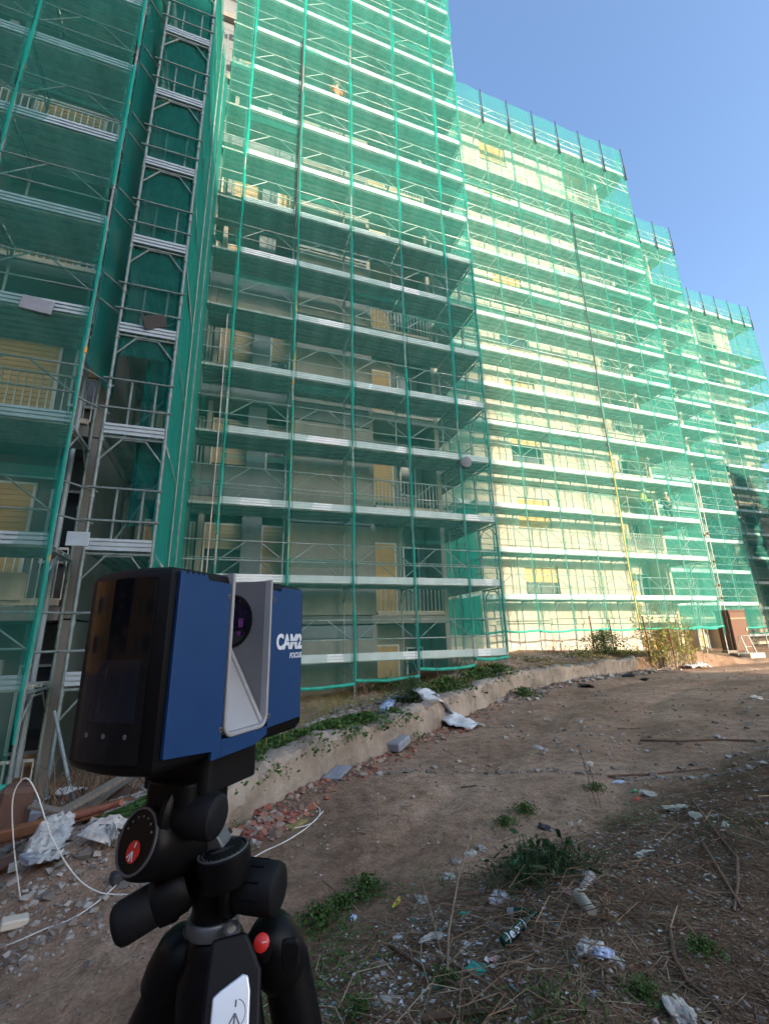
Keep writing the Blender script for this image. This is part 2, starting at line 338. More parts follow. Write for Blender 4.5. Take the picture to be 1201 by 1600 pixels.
# ------------------------------------------------------------------ low concrete retaining wall along the dirt road
def retaining_wall():
    root = empty('retaining_wall', (WB[4][0], WB[4][1], WB[4][2]), 'low weathered concrete retaining wall curving along the dirt road below the scaffolds', 'wall')
    P = np.array([[b[0], b[1]] for b in WB]); S = np.r_[0, np.cumsum(np.hypot(*np.diff(P, axis=0).T))]
    s = np.linspace(0, S[-1], 520); X = np.interp(s, S, P[:, 0]); Y = np.interp(s, S, P[:, 1])
    k = np.ones(9)/9; X[4:-4] = np.convolve(X, k, 'valid'); Y[4:-4] = np.convolve(Y, k, 'valid')
    ZT = np.interp(s, S, WT)
    tx, ty = np.gradient(X), np.gradient(Y); L = np.hypot(tx, ty); tx /= L; ty /= L; nx, ny = -ty, tx
    gaps = [(0, S[-1]-1.95), (S[-1]-1.5, S[-1])]                    # broken away where the reeds grow
    for a, b in gaps:
        m = np.where((s >= a) & (s <= b))[0]; mb = MB(); n = len(m)
        prof = [(0.02, -0.5), (-0.02, -.25), (-.01, -0.12), (-.015, -.05), (.01, 0.0), (.06, 0.015), (.2, 0.01), (.27, -.02), (.28, -.5)]
        nz = lambda q, r, sc: grid_noise(s[m]*1.0+q*7.3, np.full(n, r*3.1), sc, 21)-0.5
        rows = []
        for j, (d, h) in enumerate(prof):
            base = ZT[m]+0.06*nz(1, 1, 1.2)+0.09*nz(2, 2, 4.0)+0.06*nz(2, 7, 13)+0.03*nz(2, 9, 31)
            zz = base+h if j not in (0, 8) else np.minimum(base-0.5, ground_z(X[m]-nx[m]*.2, Y[m]-ny[m]*.2)-0.35)
            if j in (1, 2): zz = base+h*(1+1.2*(base-ground_z(X[m]-nx[m]*.3, Y[m]-ny[m]*.3)))
            dd = d+0.09*nz(j*.35, 3, 2.5)+0.05*nz(j, 4, 11.0)+0.035*nz(j, 6, 29.0)
            e = np.minimum(s[m]-a, b-s[m]); rnd = 0.18*(1-smooth(0, .35, e))*(1 if a > 0 or 1 else 0)
            dd = dd+rnd*(1 if d < .1 else -.6); zz = zz-rnd*0.5*(j in (3, 4, 5, 6, 7))
            rows.append(np.stack([X[m]+nx[m]*dd, Y[m]+ny[m]*dd, zz], -1))
        vs = np.stack(rows, 1).reshape(-1, 3); p = len(prof)
        fs = [(i*p+j, i*p+j+1, (i+1)*p+j+1, (i+1)*p+j) for i in range(n-1) for j in range(p-1)]+[tuple(range(p)), tuple(range((n-1)*p, n*p))]
        mb.add(vs.tolist(), fs).obj('wall_segment', 'wall_plaster', root, smooth=True)
mat('wall_plaster', (0.19, 0.155, 0.125), 0.95, 0, 0.3, 1.7, 0.9, 18, col2=(0.39, 0.335, 0.28), spec=0.15, detail=10)
retaining_wall()

# ------------------------------------------------------------------ apartment buildings, stepping back one behind the other
STO = 3.36; F0 = 0.66                             # storey height, first floor level above the lens
def fl(n): return F0+STO*n
PROTO = {}
def put(key, make, parent, loc):                  # one mesh per kind of piece, an object for every piece
    if key not in PROTO: PROTO[key] = make()
    return link(key[0], PROTO[key], parent, loc)
def shutter_mesh(w, h, m):
    b = MB(); n = max(4, int(h/0.055))
    for i in range(n): b.box((w/2, 0.012*(i % 2), (i+.5)*h/n), (w, 0.02, h/n*0.96))
    return b.mesh('shutter', m)
def frame_mesh(w, h):
    b = MB(); t = .05
    b.box((w/2, 0, t/2), (w, .07, t)); b.box((w/2, 0, h-t/2), (w, .07, t)); b.box((t/2, .002, h/2), (t, .066, h-2*t)); b.box((w-t/2, .002, h/2), (t, .066, h-2*t))
    return b.mesh('frame', 'white_metal')
def pane_mesh(w, h): return MB().box((w/2, .02, h/2), (w, .02, h)).mesh('pane', 'dark_glass')
def box_mesh(d, m): return MB().box((d[0]/2, d[1]/2, d[2]/2), d).mesh('panel', m)
def rail_mesh(w):
    b = MB(); b.box((w/2, 0, 1.0), (w, .04, .04)); b.box((w/2, 0, .12), (w, .03, .03)); n = int(w/.125)
    for i in range(n+1): b.box((w*i/n, 0, .55), (.018, .018, .88))
    return b.mesh('railing', 'white_metal')
def panel(parent, x0, x1, y0, y1, z0, z1, m):
    d = (round(x1-x0, 3), round(y1-y0, 3), round(z1-z0, 3))
    return put(('wall_panel', d, m), lambda: box_mesh(d, m), parent, (x0, y0, z0))
def window(parent, x, y, z, w, h, shut, sm):      # shutter lowered over the fraction shut
    f = put(('window', w, h), lambda: frame_mesh(w, h), parent, (x, y, z))
    put(('pane', w, h), lambda: pane_mesh(w-.1, h-.1), f, (x+.05, y, z+.05))
    if shut > 0:
        hh = round((h-.1)*shut, 2); put(('shutter', w, hh, sm), lambda: shutter_mesh(w-.1, hh, sm), f, (x+.05, y-.02, z+h-.05-hh))
def bay(parent, kind, x0, x1, y, n, cm, rs):
    z0, z1 = fl(n), fl(n+1)-0.02; sl = .24; w = x1-x0-.015
    put(('floor_slab', round(w, 3), kind), lambda: box_mesh((w, 1.45 if kind in ('loggia', 'balcony') else .35, sl-.02), 'dark_concrete' if kind == 'blank' else cm), parent, (x0, y-(.06 if kind != 'blank' else .1), z0-sl+.01))
    if kind == 'blank':
        panel(parent, x0, x1-.015, y-.12, y+.16, z0+.02, z1-.62, cm)
        panel(parent, x0+.004, x1-.019, y-.17, y+.2, z1-.6, z1-.26, 'blue_grey_render')
    elif kind == 'plain' or (kind == 'window' and n < 0):
        panel(parent, x0, x1-.015, y, y+.2, z0+.02, z1-.24, cm)
    elif kind == 'window':
        ww = 1.9; a = x0+(w-ww)/2; zs, zt = z0+.95, z0+2.45
        panel(parent, x0, a, y, y+.2, z0+.02, z1-.24, cm); panel(parent, a+ww, x1-.015, y, y+.2, z0+.02, z1-.24, cm)
        panel(parent, a+.002, a+ww-.002, y+.004, y+.2, z0+.02, zs, cm); panel(parent, a+.002, a+ww-.002, y+.004, y+.2, zt, z1-.24, cm)
        window(parent, a, y+.12, zs, ww, 1.5, rs.choice([1, 1, .85, .5, .3]), rs.choice(['orange_shutter', 'yellow_shutter', 'tan_shutter', 'tan_shutter']))
        put(('sill', ww), lambda: box_mesh((ww+.1, .22, .05), 'light_concrete'), parent, (a-.05, y-.06, zs-.055))
    elif kind == 'loggia':                        # solid parapet in front, two lowered shutters behind with a pier between
        panel(parent, x0, x1-.015, y-.02, y+.1, z0+.02, z0+1.0, 'blue_grey_render')
        panel(parent, x0, x1-.015, y+1.2, y+1.38, z0+.02, z1-.24, 'dark_concrete')
        panel(parent, x0, x0+.14, y+.12, y+1.18, z0+.02, z1-.24, cm)
        panel(parent, x0+w*.48, x0+w*.48+.55, y+.13, y+.4, z0+.02, z1-.24, 'blue_grey_render')
        for a, ww in ((x0+.16, w*.45), (x0+w*.48+.58, w*.52-.64)):
            ww = round(ww, 2); window(parent, a, y+.5, z0+1.02, ww, 1.7, rs.choice([.45, .9, .95, .6]), 'tan_shutter')
    elif kind == 'balcony':                       # recessed balcony: door with yellow shutter, white balusters in front
        panel(parent, x0, x0+.16, y, y+1.18, z0+.02, z1-.24, cm)
        panel(parent, x0, x1-.015, y+1.2, y+1.38, z0+.02, z1-.24, cm)
        dw = 1.5 if w > 2.8 else .98; window(parent, x0+.3, y+1.12, z0+.05, dw, 2.45, rs.choice([1, 1, .8]), 'yellow_shutter')
        window(parent, x0+dw+.55, y+1.13, z0+.9, .62, 1.5, rs.choice([0, .5, 0]), 'yellow_shutter')
        put(('railing', round(w-.2, 2)), lambda: rail_mesh(round(w-.2, 2)), parent, (x0+.18, y+.02, z0))
        put(('balcony_kerb', round(w-.2, 2)), lambda: box_mesh((w-.2, .1, .1), 'light_concrete'), parent, (x0+.17, y-.1, z0+.012))
def building(label, x0, x1, y, depth, plan, n0, n1, cm, seed, zg):
    root = empty('apartment_building', (x0, y, zg), label, 'building'); rs = random.Random(seed)
    top = fl(n1)
    MB().box2((x0, y+1.45, zg-1), (x1, y+depth, top+.3)).obj('building_core', 'grey_concrete', root)
    xs = [x0]
    for k, ww in plan: xs.append(xs[-1]+ww)
    for n in range(n0, n1):
        for (k, ww), a in zip(plan, xs): bay(root, k, a, a+ww, y, n, cm, rs)
    MB().box2((x0, y-.1, top-.2), (x1, y+1.44, top+.5)).obj('parapet', cm, root)
    MB().box2((x0, y+.02, zg-1), (x1-.01, y+1.44, fl(n0)-.26)).obj('base_wall', cm, root)
    for n in range(n0, n1): panel(root, x1+.002, x1+.16, y, y+depth, fl(n)-.2, fl(n+1)-.23, cm)
    panel(root, x1+.002, x1+.15, y, y+depth, zg-1, fl(n0)-.22, cm)
    return root
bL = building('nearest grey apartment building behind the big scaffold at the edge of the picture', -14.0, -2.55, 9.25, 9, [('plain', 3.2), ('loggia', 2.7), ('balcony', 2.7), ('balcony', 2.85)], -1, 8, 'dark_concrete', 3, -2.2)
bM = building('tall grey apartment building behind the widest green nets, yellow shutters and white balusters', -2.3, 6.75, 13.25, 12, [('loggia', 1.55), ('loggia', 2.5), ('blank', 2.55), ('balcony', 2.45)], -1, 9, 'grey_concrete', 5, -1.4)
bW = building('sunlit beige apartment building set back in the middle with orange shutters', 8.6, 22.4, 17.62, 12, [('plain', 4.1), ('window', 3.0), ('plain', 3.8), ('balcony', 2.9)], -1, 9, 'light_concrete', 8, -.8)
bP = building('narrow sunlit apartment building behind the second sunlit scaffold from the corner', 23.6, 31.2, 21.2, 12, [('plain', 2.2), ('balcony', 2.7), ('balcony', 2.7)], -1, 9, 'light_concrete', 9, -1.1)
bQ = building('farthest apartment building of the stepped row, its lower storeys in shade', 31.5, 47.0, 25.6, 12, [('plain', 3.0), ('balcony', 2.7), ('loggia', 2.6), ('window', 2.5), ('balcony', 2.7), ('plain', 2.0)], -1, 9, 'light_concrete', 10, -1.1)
# garage shutter and ground floor details of the sunlit building
put(('garage_shutter', 1), lambda: shutter_mesh(2.9, 2.1, 'ribbed_shutter'), bW, (11.4, 17.57, -.55))
put(('garage_shutter', 2), lambda: shutter_mesh(1.6, 1.5, 'ribbed_shutter'), bL, (-6.0, 9.2, -1.6))
MB().box2((-3.45, 9.05, .75), (-3.1, 9.24, 1.2)).obj('meter_box', 'light_concrete', bL)
MB().tube((-2.75, 9.16, -1.9), (-2.75, 9.16, 18), .045, 10).obj('sunlit_sliver', 'dull_sheet', bL, smooth=True)  # added pale tube, standing for a sunlit sliver of wall
MB().tube((1.72, 13.0, -1.3), (1.72, 13.0, 28), .05, 8).obj('gas_pipe', 'yellow_scrap', bM, smooth=True)

# ------------------------------------------------------------------ scaffolds
Z0 = -0.567; LIFT = 2.0
def zk(k): return Z0+LIFT*k
def std_mesh(h, seed):
    b = MB(); b.tube((0, 0, 0), (0, 0, h), .026, 8); rs = random.Random(seed)
    z = rs.uniform(.2, .6)
    while z < h: b.tube((0, 0, z), (0, 0, z+.07), .037, 8); z += 1.0
    b.box((0, 0, .01), (.15, .15, .02))
    return b.mesh('standard', TUBE, smooth=True)
def plank_mesh(w, d):                             # pressed steel plank, hollow below
    b = MB(); b.box((w/2, 0, -.008), (w-.03, d-.012, .016)); b.box((w/2, -d/2+.018, -.04), (w-.03, .022, .046)); b.box((w/2, d/2-.018, -.04), (w-.03, .022, .046)); b.box((w/2, 0, -.03), (w-.05, .03, .026))
    return b.mesh('deck_plank', 'steel_deck')
def toe_mesh(w, m='galvanised_sheet'):
    b = MB(); b.box((w/2, 0, .1), (w-.03, .012, .196))
    for z in (.028, .1, .172): b.box((w/2, -.014, z), (w-.04, .02, .044))
    return b.mesh('toe_board', m)
def guard_mesh(w):
    r = .017; b = MB(); b.tube((0, 0, 1.05), (w, 0, 1.05), r, 6); b.tube((0, 0, .55), (w, 0, .55), r, 6)
    
    if w > 1.4: b.tube((.05, .012, .53), (w*.40, .012, 1.04), r*.9, 6); b.tube((w-.05, .012, .53), (w*.60, .012, 1.04), r*.9, 6)
    return b.mesh('guardrail', TUBE, smooth=True)
def frame_mesh2(d):                               # cross frame carrying the deck: transom and two knee braces
    b = MB(); b.tube((0, 0, 0), (0, d, 0), .024, 6)
    for y0, y1 in ((0, .36), (d, d-.36)): b.tube((0, y0, -.38), (0, y1, -.02), .016, 6)
    b.tube((0, .34, -.06), (0, d-.34, -.06), .014, 6)
    return b.mesh('cross_frame', TUBE, smooth=True)
SM = {}; TUBE = 'galvanised_tube'
def sm(key, fn):
    key = (TUBE,)+tuple(key)
    if key not in SM: SM[key] = fn()
    return SM[key]
ROT90 = Matrix.Rotation(PI/2, 4, 'Z')
def net_panel(root, p0, p1, z0, z1, seed, fold=.06, m=NET, sway=.05, name='netting', gap=.035):
    # a hanging sheet of debris net between two standards with its edges folded back
    p0, p1 = np.array(p0, float), np.array(p1, float); d = p1-p0; w = np.hypot(*d); d /= w; nrm = np.array([d[1], -d[0]])
    a = [gap+fold, gap]+list(np.linspace(gap+.01, w-gap-.01, 7))[1:-1]+[w-gap, w-gap-fold]
    rows = max(6, int((z1-z0)/.55)); zs = np.linspace(z0, z1, rows+1); vs = []
    for j, z in enumerate(zs):
        for i, s in enumerate(a):
            t = min(1, max(0, s/w)); bil = math.sin(PI*t)
            k = mnoise.noise(Vector((seed*3.7+t*1.7, z*.45, seed)))*sway*(.3+bil)+.018*mnoise.noise(Vector((seed+t*5, z*1.6, 4)))
            off = .045+k+(.012 if i in (0, len(a)-1) else 0)+.025*abs(math.sin(PI*(z-Z0)/LIFT))*bil
            e = .03*mnoise.noise(Vector((seed*1.3+i, z*.9, 2.2))) if i in (0, 1, len(a)-1, len(a)-2) else 0
            q = p0+d*(s+e)+nrm*off
            vs.append((q[0], q[1], z))
    n = len(a); fs = [(j*n+i, j*n+i+1, (j+1)*n+i+1, (j+1)*n+i) for j in range(rows) for i in range(n-1)]
    return MB().add(vs, fs).obj(name, m, root, smooth=True, fix=False)
def hem(root, p0, p1, z0, z1, seed, r=.045):
    pts = []
    for i in range(13):
        t = i/12; pts.append((p0[0]+(p1[0]-p0[0])*t, p0[1]+(p1[1]-p0[1])*t-.05+.015*mnoise.noise(Vector((seed, t*4, 1))), z0+(z1-z0)*t-.05*math.sin(PI*t)+.02*mnoise.noise(Vector((seed, t*5, 3)))))
    MB().path(pts, r, 8).obj('rolled_hem', 'green_net_roll', root, smooth=True)

def scaffold(label, xs, Y, zbase, k0, k1, nplank=3, notoe=(), nodeck=(), post=True, net=None, netz=None, depth=1.05, toe_from=0, back_rails=(), seed=1, ret=None, toe_x=None, sleeve=True, tags=()):
    zb = [zbase(x) for x in xs]
    root = empty('scaffold', (xs[0], Y, min(zb)), label, 'scaffold', 'netted scaffolds along the stepped facades')
    top = zk(k1)+1.15
    for i, x in enumerate(xs):
        if toe_x is not None and x < toe_x: continue
        for row, y in enumerate((Y, Y+depth)):
            h = top-zb[i]+(0 if not row else -.4); link('standard', std_mesh(h, seed*31+i*2+row), root, (x, y, zb[i]))
        for k in range(k0, k1+1):
            if k in nodeck: continue
            link('cross_frame', sm(('cf', depth), lambda: frame_mesh2(depth)), root, (x+.002, Y, zk(k)-.04))
        if post and sleeve: MB().tube((x, Y-.13, zk(k1)+.75), (x, Y-.13, zk(k1)+2.35), .026, 8).tube((x, Y-.13, zk(k1)-.4), (x, Y-.13, zk(k1)+.8), .045, 8).obj('net_post', 'dark_sleeve', root, smooth=True)
    for i in range(len(xs)-1):
        a, b = xs[i], xs[i+1]; wd = round(b-a, 3)
        for k in range(k0, k1+1):
            z = zk(k)
            link('guardrail', sm(('g', wd), lambda: guard_mesh(wd)), root, (a, Y-.035, z))
            if k in back_rails: link('guardrail', sm(('g', wd), lambda: guard_mesh(wd)), root, (a, Y+depth+.03, z-.25))
            if k in nodeck: continue
            pd = depth/nplank
            for j in range(nplank): link('deck_plank', sm(('p', wd, nplank), lambda: plank_mesh(wd, pd)), root, (a, Y+pd*(j+.5), z+.05+.002*((i+j+k) % 2)))
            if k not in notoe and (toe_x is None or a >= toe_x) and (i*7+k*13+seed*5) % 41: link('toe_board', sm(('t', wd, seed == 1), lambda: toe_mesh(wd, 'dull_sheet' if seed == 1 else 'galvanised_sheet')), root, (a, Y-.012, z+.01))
    if net is None: net = [(xs[i], xs[i+1]) for i in range(len(xs)-1)]
    for i, (a, b) in enumerate(net):
        z0 = netz(i) if netz else zb[0]+.3
        ztop = zk(k1)+(2.25 if post else 1.2); zc = ztop; n_ = 0; rs = random.Random(seed*50+i)
        while zc > z0+.1:                             # hung in lengths that overlap a little
            zl = max(z0, zc-rs.uniform(5.0, 8.5)); zl = z0 if zl-z0 < 2 else zl
            net_panel(root, (a, Y-.012*(n_ % 2)), (b, Y-.012*(n_ % 2)), zl-(rs.uniform(.1, .35) if zl > z0 else 0), zc, seed*10+i+n_*.37, sway=.075); zc = zl; n_ += 1
        hem(root, (a, Y), (b, Y), z0, z0+.02, seed*10+i)
    for i, x in enumerate(xs):
        if toe_x is not None and x < toe_x: continue
        rs = random.Random(seed*90+i); z = zb[i]+rs.uniform(.3, 1.0); zt = zk(k1)+(.4 if post else 1.0)
        while z < zt:
            ze = min(zt, z+rs.uniform(2.5, 7)); n = max(3, int((ze-z)/.3)); vs = []; wv = .055 if seed < 3 else .036
            for j in range(n+1):
                q = z+(ze-z)*j/n; c_ = .035*mnoise.noise(Vector((x, q*.7, seed))); h_ = wv*(.6+.55*mnoise.noise(Vector((x*3, q*1.3, seed+3)))); h_ = max(h_, .02)*(1 if 0 < j < n else .5)
                vs += [(x+c_-h_, Y-.06, q), (x+c_, Y-.085, q), (x+c_+h_, Y-.055, q)]
            MB().add(vs, [(3*j+a_, 3*j+a_+1, 3*j+a_+4, 3*j+a_+3) for j in range(n) for a_ in (0, 1)]).obj('gathered_net', NET_DENSE, root, smooth=True, fix=False)
            z = ze+(rs.uniform(.3, 1.6) if rs.random() < (.55 if seed < 3 else .2) else 0)
    for (x, z) in tags: MB().tube((x, Y, z), (x, Y, z+.11), .034, 8).obj('orange_coupler', 'orange_tag', root, smooth=True)
    if ret:                                       # return along the end of the building, into the depth
        xa, xb, y1, kk0, endz = ret; y0 = Y+depth; n = max(1, round((y1-y0)/1.7)); ys = [y0+(y1-y0)*i/n for i in range(n+1)]; zg = zbase(xb)
        for y in ys[1:]:
            for x in (xa, xb): link('standard', std_mesh(top-zg-.3, int(seed*7+y*5)), root, (x, y, zg))
        wd = round(ys[1]-ys[0], 3); pw = (xb-xa)/3
        for k in range(kk0, k1+1):
            if k in nodeck: continue
            for i in range(n):
                for j in range(3):
                    o = link('deck_plank', sm(('py', wd, round(pw, 3)), lambda: plank_mesh(wd, pw)), root, (xa+pw*(j+.5), ys[i]+.004, zk(k)+.05)); o.rotation_euler.z = PI/2
                o = link('guardrail', sm(('g', wd), lambda: guard_mesh(wd)), root, (xb+.035, ys[i], zk(k))); o.rotation_euler.z = PI/2
        yy = [Y]+ys
        for i in range(len(yy)-1): net_panel(root, (xb, yy[i]), (xb, yy[i+1]), endz+.05*i, zk(k1)+(2.2 if post else 1.2), seed*10+40+i, gap=.0)
        if seed == 2:
            net_panel(root, (xb+.06, ys[0]+.3), (xb+.06, y1), endz+.5, 1.3, 98, gap=.0, m=NET_DENSE); net_panel(root, (xb+.06, ys[0]+.1), (xb+.06, y1), 1.75, 4.6, 99, gap=.0, m=NET_DENSE)
    return root

gzb = lambda Y: (lambda x: gz(x, Y)-.03)
TUBE = 'dark_tube'
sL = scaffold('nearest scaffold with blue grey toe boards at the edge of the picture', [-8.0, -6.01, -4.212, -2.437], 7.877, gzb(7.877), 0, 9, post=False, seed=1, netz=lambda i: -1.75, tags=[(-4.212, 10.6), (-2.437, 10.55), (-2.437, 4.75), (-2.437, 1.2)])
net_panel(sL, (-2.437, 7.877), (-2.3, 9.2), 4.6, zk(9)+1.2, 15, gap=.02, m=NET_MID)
TUBE = 'galvanised_tube'
sM = scaffold('tallest scaffold under the widest green net between the two net columns', [-.95, -.201, 1.567, 3.362, 5.163, 6.91, 8.017], 11.884, gzb(11.884), 0, 16, post=False, seed=2, net=[(-.93, -.201), (-.201, 1.567), (1.567, 3.362), (3.362, 5.163), (5.163, 6.91), (6.91, 8.017)],
              netz=lambda i: [1.2, -.9, -1.12, -1.02, -.82, -.62][i], toe_x=-.5, back_rails=(1, 2, 3), ret=(6.95, 8.017, 15.9, 0, -.45), tags=[(1.567, 7.2), (1.567, 4.9), (1.567, 13.3), (-.201, 3.1), (3.362, 13.5), (3.362, 15.2), (5.163, 13.2), (5.163, 7.3), (6.91, 15.4)])
sW = scaffold('broad sunlit scaffold with white toe boards right of the tallest one', [9.0, 10.815, 12.655, 14.495, 16.336, 18.177, 19.98, 21.79, 23.593], 16.258, gzb(16.258), 1, 15, nplank=2, notoe=(13, 14), nodeck=(14,), seed=3, netz=lambda i: .12+.03*(i % 2), ret=(22.5, 23.593, 19.5, 1, .1), tags=[(16.336, 1.9), (18.177, 2.2)])
sP = scaffold('narrow sunlit scaffold of two visible bays behind the end of the broad one', [25.1, 26.95, 28.78, 30.6, 32.438], 19.811, gzb(19.811), 1, 15, nplank=1, notoe=(13, 14), nodeck=(14,), seed=4, netz=lambda i: .1, ret=(31.35, 32.438, 23.4, 1, .1))
sQ = scaffold('farthest scaffold of the row, dark in shade below and sunlit above', [34.6, 36.4, 38.25, 40.1, 41.95, 43.8, 45.7, 47.5, 48.8], 24.2, gzb(24.2), 0, 15, nplank=1, notoe=(13, 14), nodeck=(14,), seed=5, netz=lambda i: -.3, ret=(47.6, 48.8, 28.5, 0, -.3))

# narrow stair scaffold standing between the nearest and the tallest one, netted only on its side
def stair_scaffold():
    x0, x1, y0, y1 = -2.066, -1.105, 8.135, 10.58; zg = gz(-1.6, 9)-.03
    root = empty('scaffold', (x0, y0, zg), 'slender open-fronted scaffold tower with knee braces beside the upright green net column', 'scaffold', 'netted scaffolds along the stepped facades')
    top = zk(9)+1; wd = round(x1-x0, 3)
    for x, y in ((x0, y0), (x1, y0), (x0, y1), (x1, y1), (x0-.09, y0+.35)): link('standard', std_mesh(top-zg, int(x*7+y*3)), root, (x, y, zg))
    def fm():
        b = MB(); b.tube((0, 0, 0), (wd, 0, 0), .022, 6)
        b.tube((0, 0, -.42), (.3, 0, -.03), .016, 6); b.tube((wd, 0, -.42), (wd-.3, 0, -.03), .016, 6); b.tube((.3, 0, -.035), (wd-.3, 0, -.035), .014, 6); return b.mesh('cross_frame', TUBE, smooth=True)
    def rm():
        b = MB()
        for z in (.5, 1.05): b.tube((-.1, 0, z), (wd+.06, 0, z), .018, 6)
        return b.mesh('guardrail', TUBE, smooth=True)
    side = lambda L: MB().tube((0, 0, 0), (L[0], L[1], 0), .018, 6).mesh('side_rail', TUBE, smooth=True)
    for k in range(0, 10):
        z = zk(k)
        for y in (y0, y1):
            link('cross_frame', sm(('sf',), fm), root, (x0, y, z-.04))
        link('guardrail', sm(('sr',), rm), root, (x0, y0-.03, z)); link('toe_board', sm(('tg', wd), lambda: toe_mesh(wd, 'dull_sheet')), root, (x0, y0-.012, z+.01))
        for dz in (.5, 1.05): link('side_rail', sm(('sl',), lambda: side((x0-(-2.437), y0-7.877+.25))), root, (-2.437, 7.877, z+dz))
        for j in range(3):
            o = link('deck_plank', sm(('sp',), lambda: plank_mesh(y1-y0, wd/3)), root, (x0+wd/3*(j+.5), y0+.12, z+.05)); o.rotation_euler.z = PI/2
        for dx in (.33, wd-.24): link('guard_post', sm(('gp',), lambda: MB().tube((0, 0, 0), (0, 0, 1.0), .02, 6).mesh('guard_post', TUBE, smooth=True)), root, (x0+dx, y0+.05, z+.06))
        if k < 9: MB().tube((x0+.25, y0+.25, z+.06), (x1-.3, y1-.3, z+2.0), .02, 6).obj('ladder_rail', TUBE, root)
    for i, (a, b) in enumerate((((x1, y0), (x1, y1)), ((x1, y1), (-.93, 12.1)))):
        net_panel(root, b, a, zk(0)-1.35, top, 70+i, gap=0, sway=.03, m=NET_DENSE); net_panel(root, (b[0]+.05, b[1]), (a[0]+.05, a[1]), zk(0)-1.25, top, 75+i, gap=0, sway=.05)
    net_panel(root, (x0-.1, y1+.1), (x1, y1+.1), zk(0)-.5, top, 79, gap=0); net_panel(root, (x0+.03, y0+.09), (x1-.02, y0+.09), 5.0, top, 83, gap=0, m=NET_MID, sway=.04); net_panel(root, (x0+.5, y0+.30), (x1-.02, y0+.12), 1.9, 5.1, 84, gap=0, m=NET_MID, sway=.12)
    MB().tube((x1+.14, 10.58, zg), (x1+.14, 10.58, top), .018, 6).obj('net_post', TUBE, root, smooth=True)
    p0, p1 = Vector((x0-.05, y0-.02, zg+1.2)), Vector((x0+.55, y0-.7, zg)); MB().tube(p0, p1, .024, 8).obj('raking_prop', TUBE, root, smooth=True)
TUBE = 'dark_tube'
stair_scaffold()

# ------------------------------------------------------------------ the orange block across the road (it shades the site and mirrors in the scanner screen)
def far_block(label, x0, x1, y0, y1, zg, h, m, face, rows, cols):
    # plain block with a window grid on the one long face that looks at the site
    root = empty('apartment_building', ((x0+x1)/2, (y0+y1)/2, zg), label, 'building')
    MB().box2((x0, y0, zg-1), (x1, y1, h)).obj('wall', m, root)
    MB().box2((x0-.3, y0-.3, h+.004), (x1 if face == 'y' else x1+.3, y1-.002, h+.25)).obj('roof', 'dark_concrete', root)
    for n in range(rows):
        for i in range(cols):
            z = zg+1.5+n*3.4
            if face == 'y': p = (x1-3-i*3.2, y1+.03, z)
            else: p = (x1+.03, y1-3-i*3.2, z)
            f = put(('window', 1.3, 1.6), lambda: frame_mesh(1.3, 1.6), root, p); q = put(('pane', 1.3, 1.6), lambda: pane_mesh(1.2, 1.5), f, (p[0]+.05*(face == 'y'), p[1]+.05*(face != 'y'), z+.05))
            if face != 'y': f.rotation_euler.z = PI/2; q.matrix_parent_inverse = Matrix(); q.location = (.05, 0, .05)
far_block('long pale apartment block across the open ground behind the photographer', -75.0, 43.5, -68.0, -55.0, -2.0, 33.8, 'light_concrete', 'y', 10, 26)
far_block('orange rendered house at the near end of the road mirrored in the scanner screen', -60.0, -44.0, -34.0, 30, -2.2, 24.0, 'orange_render', 'x', 7, 18)

def leaf_cloud(n, spread, size, seed, flat=1.0, squash=1.0):
    # leaf-sized faces through a crown made of several uneven clumps
    r = np.random.default_rng(seed); mb = MB(); c = [(r.normal(0, .45, 3)*np.array(spread), r.uniform(.25, .55)) for _ in range(14)]
    for i in range(n):
        k = c[r.integers(len(c))]; d = r.normal(size=3); d /= np.linalg.norm(d)
        p = k[0]+d*np.array(spread)*k[1]*r.uniform(.3, 1)**.5
        a = r.normal(size=3); a /= np.linalg.norm(a); b = np.cross(a, r.normal(size=3)); b /= np.linalg.norm(b); s = size*r.uniform(.6, 1.4)
        mb.add([p-a*s, p+b*s*.45, p+a*s, p-b*s*.45], [(0, 1, 2, 3)])
    return mb
def tree(x, y, h, label, seed, spread):
    z = gz(x, y)-.1; root = empty('tree', (x, y, z), label, 'tree', 'trees along the far side of the road')
    b = MB(); b.tube((x, y, z), (x+.2, y, z+h*.5), .3, 10, .18); rs = random.Random(seed)
    for i in range(7):
        a = rs.uniform(0, 6.28); s = z+h*rs.uniform(.25, .5); b.tube((x+.1, y, s), (x+math.cos(a)*spread[0]*.6, y+math.sin(a)*spread[1]*.6, s+h*rs.uniform(.15, .35)), .12, 6, .03)
    b.obj('trunk', 'stick_brown', root, smooth=True)
    key = ('crown', tuple(spread), seed % 2); me = sm(key, lambda: leaf_cloud(9000, spread, .34, seed).mesh('crown', 'dark_leaf', fix=False))
    o = link('crown', me, root, (x, y, z+h*.64)); o.rotation_euler.z = rs.uniform(0, 6)
for i, (x, y, h) in enumerate([(44, 9.5, 20), (50, 12, 18), (56, 9, 19), (62, 13, 18), (47, 4, 17), (-27, 3.5, 12), (-33, -4.0, 13)]):
    tree(x, y, h, ['tall dark tree standing beyond the right edge of the road, nearest of its row', 'broad dark tree behind the nearest tree of the row', 'dark tree third along the row by the road', 'farthest dark tree of the row by the road', 'lower dark tree in front of the row', 'small tree before the orange house', 'taller tree before the orange house'][i], 20+i, (4.2, 4.2, h*.36))

